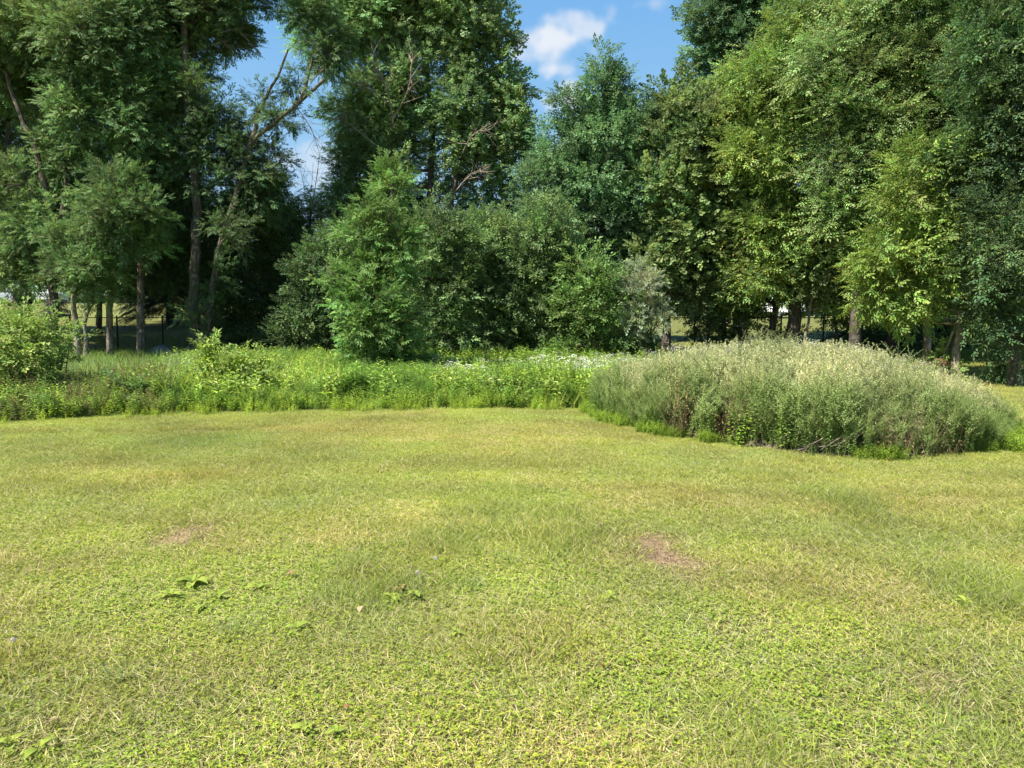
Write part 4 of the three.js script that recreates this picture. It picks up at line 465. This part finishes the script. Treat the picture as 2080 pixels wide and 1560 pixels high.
function brush(px, py, label, n, len, mat) { const R = rng(px + 3), q = onMound(px, py), o = thing('brushwood', label, 'twigs', q); for (let i = 0; i < n; i++) { const a = (R() - 0.5) * 1.4, p = V(gauss(R) * 0.25, 0.03 + R() * 0.12, gauss(R) * 0.1), e = p.clone().add(V(Math.cos(a) * len * (0.5 + R()), 0.04 + R() * 0.15, Math.sin(a) * len * 0.5)); mesh('twig', tube([p, p.clone().lerp(e, 0.5).add(V(0, gauss(R) * 0.03, 0.02)), e], [0.006, 0.005, 0.002], 5), mat, o); } }
brush(1700, 918, 'bare grey twigs heaped at the foot of the mound', 26, 0.3, BARK.dead);
brush(1640, 900, 'pale dead twig caught low in the front of the mound', 9, 0.3, BARK.dead);
brush(1215, 846, 'dry cream stalks leaning out at the left tip of the mound', 10, 0.25, BARK.dead);

// ------------------------------------------------------------------ chain-link fence
{
  const pts = [[-330, 29.5], [-120, 29.7], [20, 29.9], [145, 30], [240, 30], [332, 30], [434, 30.1], [511, 30.1], [610, 30.2], [720, 30.3], [830, 30.4], [940, 30.5], [1050, 30.5], [1150, 30.4], [1240, 30.3], [1322, 30.2], [1410, 30.1], [1500, 30], [1585, 29.9], [1671, 29.8], [1760, 29.7], [1850, 29.6], [1950, 29.5], [2060, 29.4], [2260, 29.2]].map(([px, d]) => { const x = xAt(px, d); return V(x, terrain(x, -d), -d); });
  const H = 1.35, o = thing('chain_link_fence', 'black chain-link fence running behind the trees', 'fence', pts[12].clone()), b = pts[12], black = plain(0x0d0d0d, 0.55, 0.3), wires = [], rail = [];
  for (const p of pts) { const q = p.clone().sub(b); const m = mesh('post', new THREE.CylinderGeometry(0.032, 0.032, H + 0.3, 10), black, o); m.position.set(q.x, q.y + H / 2 - 0.1, q.z); const cap = mesh('cap', new THREE.SphereGeometry(0.036, 8, 5, 0, 6.283, 0, 1.6), black, m); cap.position.y = H / 2 + 0.15; }
  for (let i = 0; i < pts.length - 1; i++) {
    const A = pts[i].clone().sub(b), B = pts[i + 1].clone().sub(b); mesh('rail', tube([A.clone().add(V(0, H, 0)), A.clone().lerp(B, 0.5).add(V(0, H, 0)), B.clone().add(V(0, H, 0))], [0.018, 0.018, 0.018], 6), black, o);
    const L = Math.hypot(B.x - A.x, B.z - A.z), n = Math.round(L / 0.085);
    for (let k = -Math.ceil((H / L) * n); k < n; k++) for (const s of [0, 1]) { let t0 = k / n, t1 = k / n + H / L, y0 = 0.03, y1 = H; if (t0 < 0) { y0 += ((H * -t0) / (H / L)); t0 = 0; } if (t1 > 1) { y1 -= ((t1 - 1) / (H / L)) * H; t1 = 1; } if (t1 <= t0) continue; if (s) { t0 = 1 - t0; t1 = 1 - t1; } const p = A.clone().lerp(B, t0).add(V(0, y0, 0)), q = A.clone().lerp(B, t1).add(V(0, y1, 0)); wires.push([p, q, s]); }
  }
  const pos = []; for (const [p, q, s] of wires) { const r = 0.0036, z = s ? 0.004 : -0.004, c = [[0, r], [r * 0.87, -r / 2], [-r * 0.87, -r / 2]]; for (let k = 0; k < 3; k++) { const [ax, az] = c[k], [bx, bz] = c[(k + 1) % 3]; const a1 = [p.x + ax, p.y, p.z + az + z], b1 = [p.x + bx, p.y, p.z + bz + z], a2 = [q.x + ax, q.y, q.z + az + z], b2 = [q.x + bx, q.y, q.z + bz + z]; pos.push(...a1, ...b1, ...b2, ...a1, ...b2, ...a2); } }
  const g = new THREE.BufferGeometry(); g.setAttribute('position', new THREE.Float32BufferAttribute(pos, 3)); g.computeVertexNormals(); mesh('wire_mesh', g, black, o, 'stuff');
}
// ------------------------------------------------------------------ light pole, vehicles, rocks
{
  const d = 45, x = xAt(66, d), p = V(x, terrain(x, -d), -d), o = thing('light_pole', 'smooth light grey metal light pole beyond the fence at the left', 'light pole', p), m = plain(0xc4c8cc, 0.45, 0.4);
  mesh('pole', new THREE.CylinderGeometry(0.075, 0.12, 8, 16).translate(0, 4, 0), m, o); mesh('base_plate', new THREE.CylinderGeometry(0.2, 0.22, 0.12, 16).translate(0, 0.06, 0), m, o); mesh('arm', tube([V(0, 7.8, 0), V(0.6, 8.1, 0), V(1.3, 8.15, 0)], [0.05, 0.045, 0.04], 8), m, o); mesh('lamp_head', new RoundedBoxGeometry(0.6, 0.14, 0.3, 3, 0.05).translate(1.5, 8.13, 0), m, o);
}
function wheel(o, x, y, z, r, w) { const t = mesh('wheel', new THREE.CylinderGeometry(r * 0.62, r * 0.62, w * 0.9, 18).rotateZ(Math.PI / 2), plain(0x9a9da0, 0.4, 0.6), o); t.position.set(x, y, z); mesh('tyre', new THREE.TorusGeometry(r * 0.8, r * 0.22, 10, 22).rotateY(Math.PI / 2).scale(1.2, 1, 1), plain(0x151515, 0.9), t); }
function profile(points, w, bevel = 0.06) { const s = new THREE.Shape(points.map(([a, b]) => new THREE.Vector2(a, b))); return new THREE.ExtrudeGeometry(s, { depth: w - bevel * 2, bevelEnabled: true, bevelSize: bevel, bevelThickness: bevel, bevelSegments: 2 }).translate(0, 0, -w / 2 + bevel).rotateY(-Math.PI / 2); }
const glass = plain(0x0c1116, 0.12, 0.2);
function pickup(px, d, turn, label) { // its rear is towards +z before turning
  const x = xAt(px, d), o = thing('pickup_truck', label, 'pickup truck', V(x, terrain(x, -d), -d)), white = plain(0xeeeeec, 0.35), dark = plain(0x141414, 0.6), red = plain(0xa11410, 0.3), chrome = plain(0xb9bcc0, 0.25, 0.8); o.rotation.y = turn;
  mesh('body', profile([[-2.75, 0.5], [-2.7, 1.05], [-0.9, 1.12], [2.65, 1.12], [2.7, 0.5]], 1.9), white, o); mesh('cab', profile([[-1.3, 1.1], [-0.6, 1.78], [0.7, 1.82], [1.0, 1.1]], 1.75, 0.1), white, o);
  mesh('rear_window', new RoundedBoxGeometry(1.3, 0.42, 0.03, 2, 0.01).rotateX(-0.4).translate(0, 1.5, 0.93), glass, o); for (const s of [-1, 1]) mesh('side_window', new RoundedBoxGeometry(0.03, 0.42, 1.25, 2, 0.01).translate(s * 0.885, 1.5, -0.05), glass, o);
  const tg = mesh('tailgate', new RoundedBoxGeometry(1.56, 0.5, 0.05, 2, 0.02).translate(0, 0.84, 2.76), white, o); mesh('handle', new RoundedBoxGeometry(0.26, 0.06, 0.03, 2, 0.01).translate(0, 1.0, 2.8), dark, tg); mesh('bumper', new RoundedBoxGeometry(1.85, 0.18, 0.18, 2, 0.05).translate(0, 0.47, 2.8), chrome, o);
  for (const s of [-1, 1]) { mesh('tail_light', new RoundedBoxGeometry(0.15, 0.42, 0.07, 2, 0.02).translate(s * 0.88, 0.88, 2.77), red, o); mesh('mirror', new RoundedBoxGeometry(0.22, 0.2, 0.1, 2, 0.04).translate(s * 1.07, 1.28, -0.9), white, o); wheel(o, s * 0.82, 0.38, 1.75, 0.38, 0.24); wheel(o, s * 0.82, 0.38, -1.75, 0.38, 0.24); }
}
pickup(1571, 62, 0.32, 'white pickup truck with a red tail light parked between the two dark trunks');
function car(px, d, turn, color, label) {
  const x = xAt(px, d), o = thing('parked_car', label, 'car', V(x, terrain(x, -d), -d)), paint = plain(color, 0.3, 0.1); o.rotation.y = turn;
  mesh('body', profile([[-2.2, 0.35], [-2.25, 0.72], [-1.2, 0.92], [1.7, 0.95], [2.2, 0.85], [2.2, 0.35]], 1.78), paint, o); mesh('cabin', profile([[-1.2, 0.9], [-0.5, 1.42], [0.9, 1.45], [1.7, 0.93]], 1.6, 0.12), paint, o);
  for (const s of [-1, 1]) { mesh('side_window', profile([[-0.85, 0.98], [-0.4, 1.34], [0.8, 1.36], [1.3, 0.98]], 0.03, 0.005).translate(s * 0.805, 0, 0), glass, o); mesh('headlight', new RoundedBoxGeometry(0.32, 0.12, 0.08, 2, 0.03).translate(s * 0.66, 0.66, -2.25), plain(0xd8dcdf, 0.2), o); mesh('tail_light', new RoundedBoxGeometry(0.3, 0.14, 0.06, 2, 0.03).translate(s * 0.66, 0.78, 2.24), plain(0x8e1210, 0.3), o); wheel(o, s * 0.78, 0.32, 1.4, 0.32, 0.2); wheel(o, s * 0.78, 0.32, -1.4, 0.32, 0.2); }
}
car(8, 58, 1.45, 0x9fa6ad, 'grey car at the left edge behind the thickest trunk');
car(86, 70, 1.5, 0xd8dada, 'white car far behind the light pole');
car(1535, 66, 1.35, 0xe8e8e6, 'white car mostly hidden left of the white pickup');
function rock(px, py, d, sx, sy, sz, color, label, name = 'boulder') { const g = new THREE.IcosahedronGeometry(1, 4), p = g.attributes.position, v = V(0, 0, 0); for (let i = 0; i < p.count; i++) { v.fromBufferAttribute(p, i); const k = 0.75 + 0.5 * fbm(v.x * 1.6 + px, v.y * 1.6 + v.z * 1.3, 4); p.setXYZ(i, v.x * k * sx, v.y * k * sy, v.z * k * sz); } g.computeVertexNormals(); const q = at(px, py, d), m = mesh(name, g, new THREE.MeshStandardMaterial({ color, roughness: 0.9, bumpMap: barkBump, bumpScale: 0.01 }), null); m.position.set(q.x, terrain(q.x, q.z) + sy * 0.45, q.z); m.userData = { label, category: 'rock' }; }
rock(328, 715, 26, 0.45, 0.34, 0.4, 0x5a5d62, 'smooth blue-grey boulder lying in the shade by the fence');
rock(1908, 726, 23.6, 0.24, 0.18, 0.2, 0x6e4530, 'rust-brown rock at the foot of the pale short trunk');
// ------------------------------------------------------------------ single plants and leaves on the lawn
function onLawn(px, py) { const q = at(px, py, 1), t = EYE / (EYE - q.y); return V(q.x * t, terrain(q.x * t, q.z * t), q.z * t); }
const ros = [0, 1, 2].map((j) => bigLeaf(0.1, 0.05, [[0.28, 0.35, 0.05], [0.33, 0.38, 0.06], [0.22, 0.295, 0.045]][j], 900 + j));
function rosette(px, py, size, n, label) { const R = rng(px * 3 + py), o = thing('plantain', label, 'lawn weed', onLawn(px, py)); for (let i = 0; i < n; i++) { const w = mesh('leaf', ros[(R() * 3) | 0], grassMat, o); w.rotation.set(-0.05 - R() * 0.3, i * 2.4 + R() * 0.5, (R() - 0.5) * 0.4, 'YXZ'); w.position.y = 0.012 + R() * 0.03; w.scale.setScalar(size * (0.35 + R() * 0.45)); } }
[[392, 1196, 1.5, 11, 'largest bright plantain rosette in the light patch of the left lawn'], [345, 1222, 1.2, 9, 'plantain on the left side of the light patch in the left lawn'], [442, 1222, 1.2, 9, 'plantain on the right side of the light patch in the left lawn'], [410, 1245, 1.0, 8, 'small plantain below the light patch of the left lawn'], [528, 1206, 1.2, 9, 'plantain alone right of the light patch in the left lawn'], [604, 1288, 1.0, 9, 'upright narrow plantain in the left lawn below the dock-brown weed'], [795, 1228, 1.1, 10, 'plantain at the left foot of the brown weed in the lawn'], [845, 1222, 1.0, 9, 'plantain at the right foot of the brown weed in the lawn'], [620, 1496, 0.85, 8, 'left one of two plantains close together in the near lawn'], [682, 1506, 0.8, 8, 'right one of two plantains close together in the near lawn'], [24, 1522, 0.9, 6, 'plantain with wide leaves at the near left corner of the lawn'], [82, 1540, 0.9, 7, 'plantain beside the corner one at the near left of the lawn'], [1275, 1360, 0.8, 7, 'plantain near the small red leaf in the lawn'], [1345, 1372, 0.7, 7, 'plantain right of the small red leaf in the lawn'], [1240, 1222, 0.9, 6, 'plantain with one tall leaf below the brown bare patch'], [925, 1300, 0.8, 7, 'dim plantain in the middle of the near lawn'], [1960, 1235, 0.9, 8, 'plantain in the longer grass at the right of the lawn'], [1030, 1050, 0.9, 7, 'plantain in the middle lawn beyond the brown patches'], [1660, 1420, 0.7, 6, 'plantain low in the right near lawn'], [1205, 1398, 0.7, 7, 'plantain left of the small red leaf in the lawn']].forEach((a) => rosette(...a));
function tuft(px, py, h, label) { const R = rng(px + py * 5), o = thing('grass_tuft', label, 'grass tuft', onLawn(px, py)), b = new Leaves(); for (let i = 0; i < 90; i++) { const q = inDisc(R, 0.05), a = R() * 6.283; b.blade(q, V(Math.cos(a) * 0.5, 1, Math.sin(a) * 0.5), h * (0.6 + R() * 0.6), 0.004, 0.3 + R() * 0.4, jitter([[0.19, 0.26, 0.075], [0.26, 0.31, 0.1], [0.15, 0.22, 0.06]][(R() * 3) | 0], R), V(-Math.sin(a), 0, Math.cos(a)), 3); } mesh('blades', b.geo(), grassMat, o, 'stuff'); }
tuft(250, 1390, 0.13, 'longer grass tuft in the near left lawn'); tuft(482, 1290, 0.14, 'longer blue-green grass tuft right of the light patch in the left lawn'); tuft(1030, 1150, 0.15, 'longer grass tuft in the middle lawn left of the bare patch'); tuft(960, 1200, 0.13, 'longer grass tuft in the middle lawn right of the brown weed'); tuft(1560, 1470, 0.1, 'longer grass tuft in the near right lawn'); tuft(1030, 1560, 0.1, 'longer grass tuft at the near bottom of the lawn');
{ // the brown weed
  const R = rng(8), o = thing('brown_weed', 'small weed with rust-brown dead leaves between two plantains in the lawn', 'lawn weed', onLawn(815, 1208)), lf = bigLeaf(0.08, 0.03, [0.42, 0.26, 0.11], 950), gl = bigLeaf(0.08, 0.03, [0.2, 0.28, 0.06], 951); for (let i = 0; i < 12; i++) { const w = mesh('leaf', i % 3 ? lf : gl, grassMat, o); w.rotation.set(-0.25 - R() * 0.4, i * 2.4, (R() - 0.5) * 0.8, 'YXZ'); w.position.y = 0.01 + R() * 0.03; w.scale.setScalar(0.5 + R() * 0.4); }
}
function litter(px, py, len, wid, col, label) { const m = mesh('fallen_leaf', bigLeaf(len, wid, col, px), grassMat, null), q = onLawn(px, py); m.position.copy(q).add(V(0, 0.055, 0)); m.rotation.set(0.35, px, 0.2, 'YXZ'); m.userData = { label, category: 'leaf' }; }
litter(1222, 1374, 0.045, 0.022, [0.40, 0.05, 0.06], 'small red leaf lying in the near lawn'); litter(1806, 936, 0.12, 0.08, [0.55, 0.27, 0.12], 'orange-brown dead leaf at the foot of the mound'); litter(602, 1180, 0.07, 0.05, [0.42, 0.22, 0.14], 'reddish dead leaf in the left lawn near the light patch'); litter(118, 1488, 0.05, 0.04, [0.36, 0.22, 0.17], 'pinkish brown dead leaf in the near left lawn'); litter(708, 1465, 0.035, 0.025, [0.42, 0.10, 0.08], 'tiny dark red leaf left of the middle of the near lawn'); litter(735, 1252, 0.05, 0.035, [0.5, 0.36, 0.22], 'tan dead leaf left of the brown weed');
function cloverFlower(px, py, label) { const R = rng(px), o = thing('clover_flower', label, 'flower', onLawn(px, py)), b = new Leaves(); mesh('stem', tube([V(0, 0, 0), V(0.005, 0.04, 0), V(0, 0.085, 0)], [0.0015, 0.0014, 0.0012], 5), plain(0x6d8a35, 0.8), o); for (let i = 0; i < 60; i++) { const n = V(gauss(R), gauss(R) + 0.3, gauss(R)).normalize(); b.leaf(V(0, 0.088, 0).addScaledVector(n, 0.004), n, V(n.z, 0.3, -n.x), 0.011, 0.005, jitter([[0.82, 0.78, 0.72], [0.72, 0.6, 0.58]][i % 2], R, 0.08), 0.1); } mesh('flower_head', b.geo(), weedMat, o); }
cloverFlower(885, 1163, 'white clover flower in the middle lawn above the brown weed'); cloverFlower(28, 1337, 'white clover flower at the left side of the near lawn'); cloverFlower(848, 1192, 'pale clover flower just beside the brown weed');

scene.traverse((o) => { if (o.isMesh) o.castShadow = o.receiveShadow = true; });
renderer.render(scene, camera);
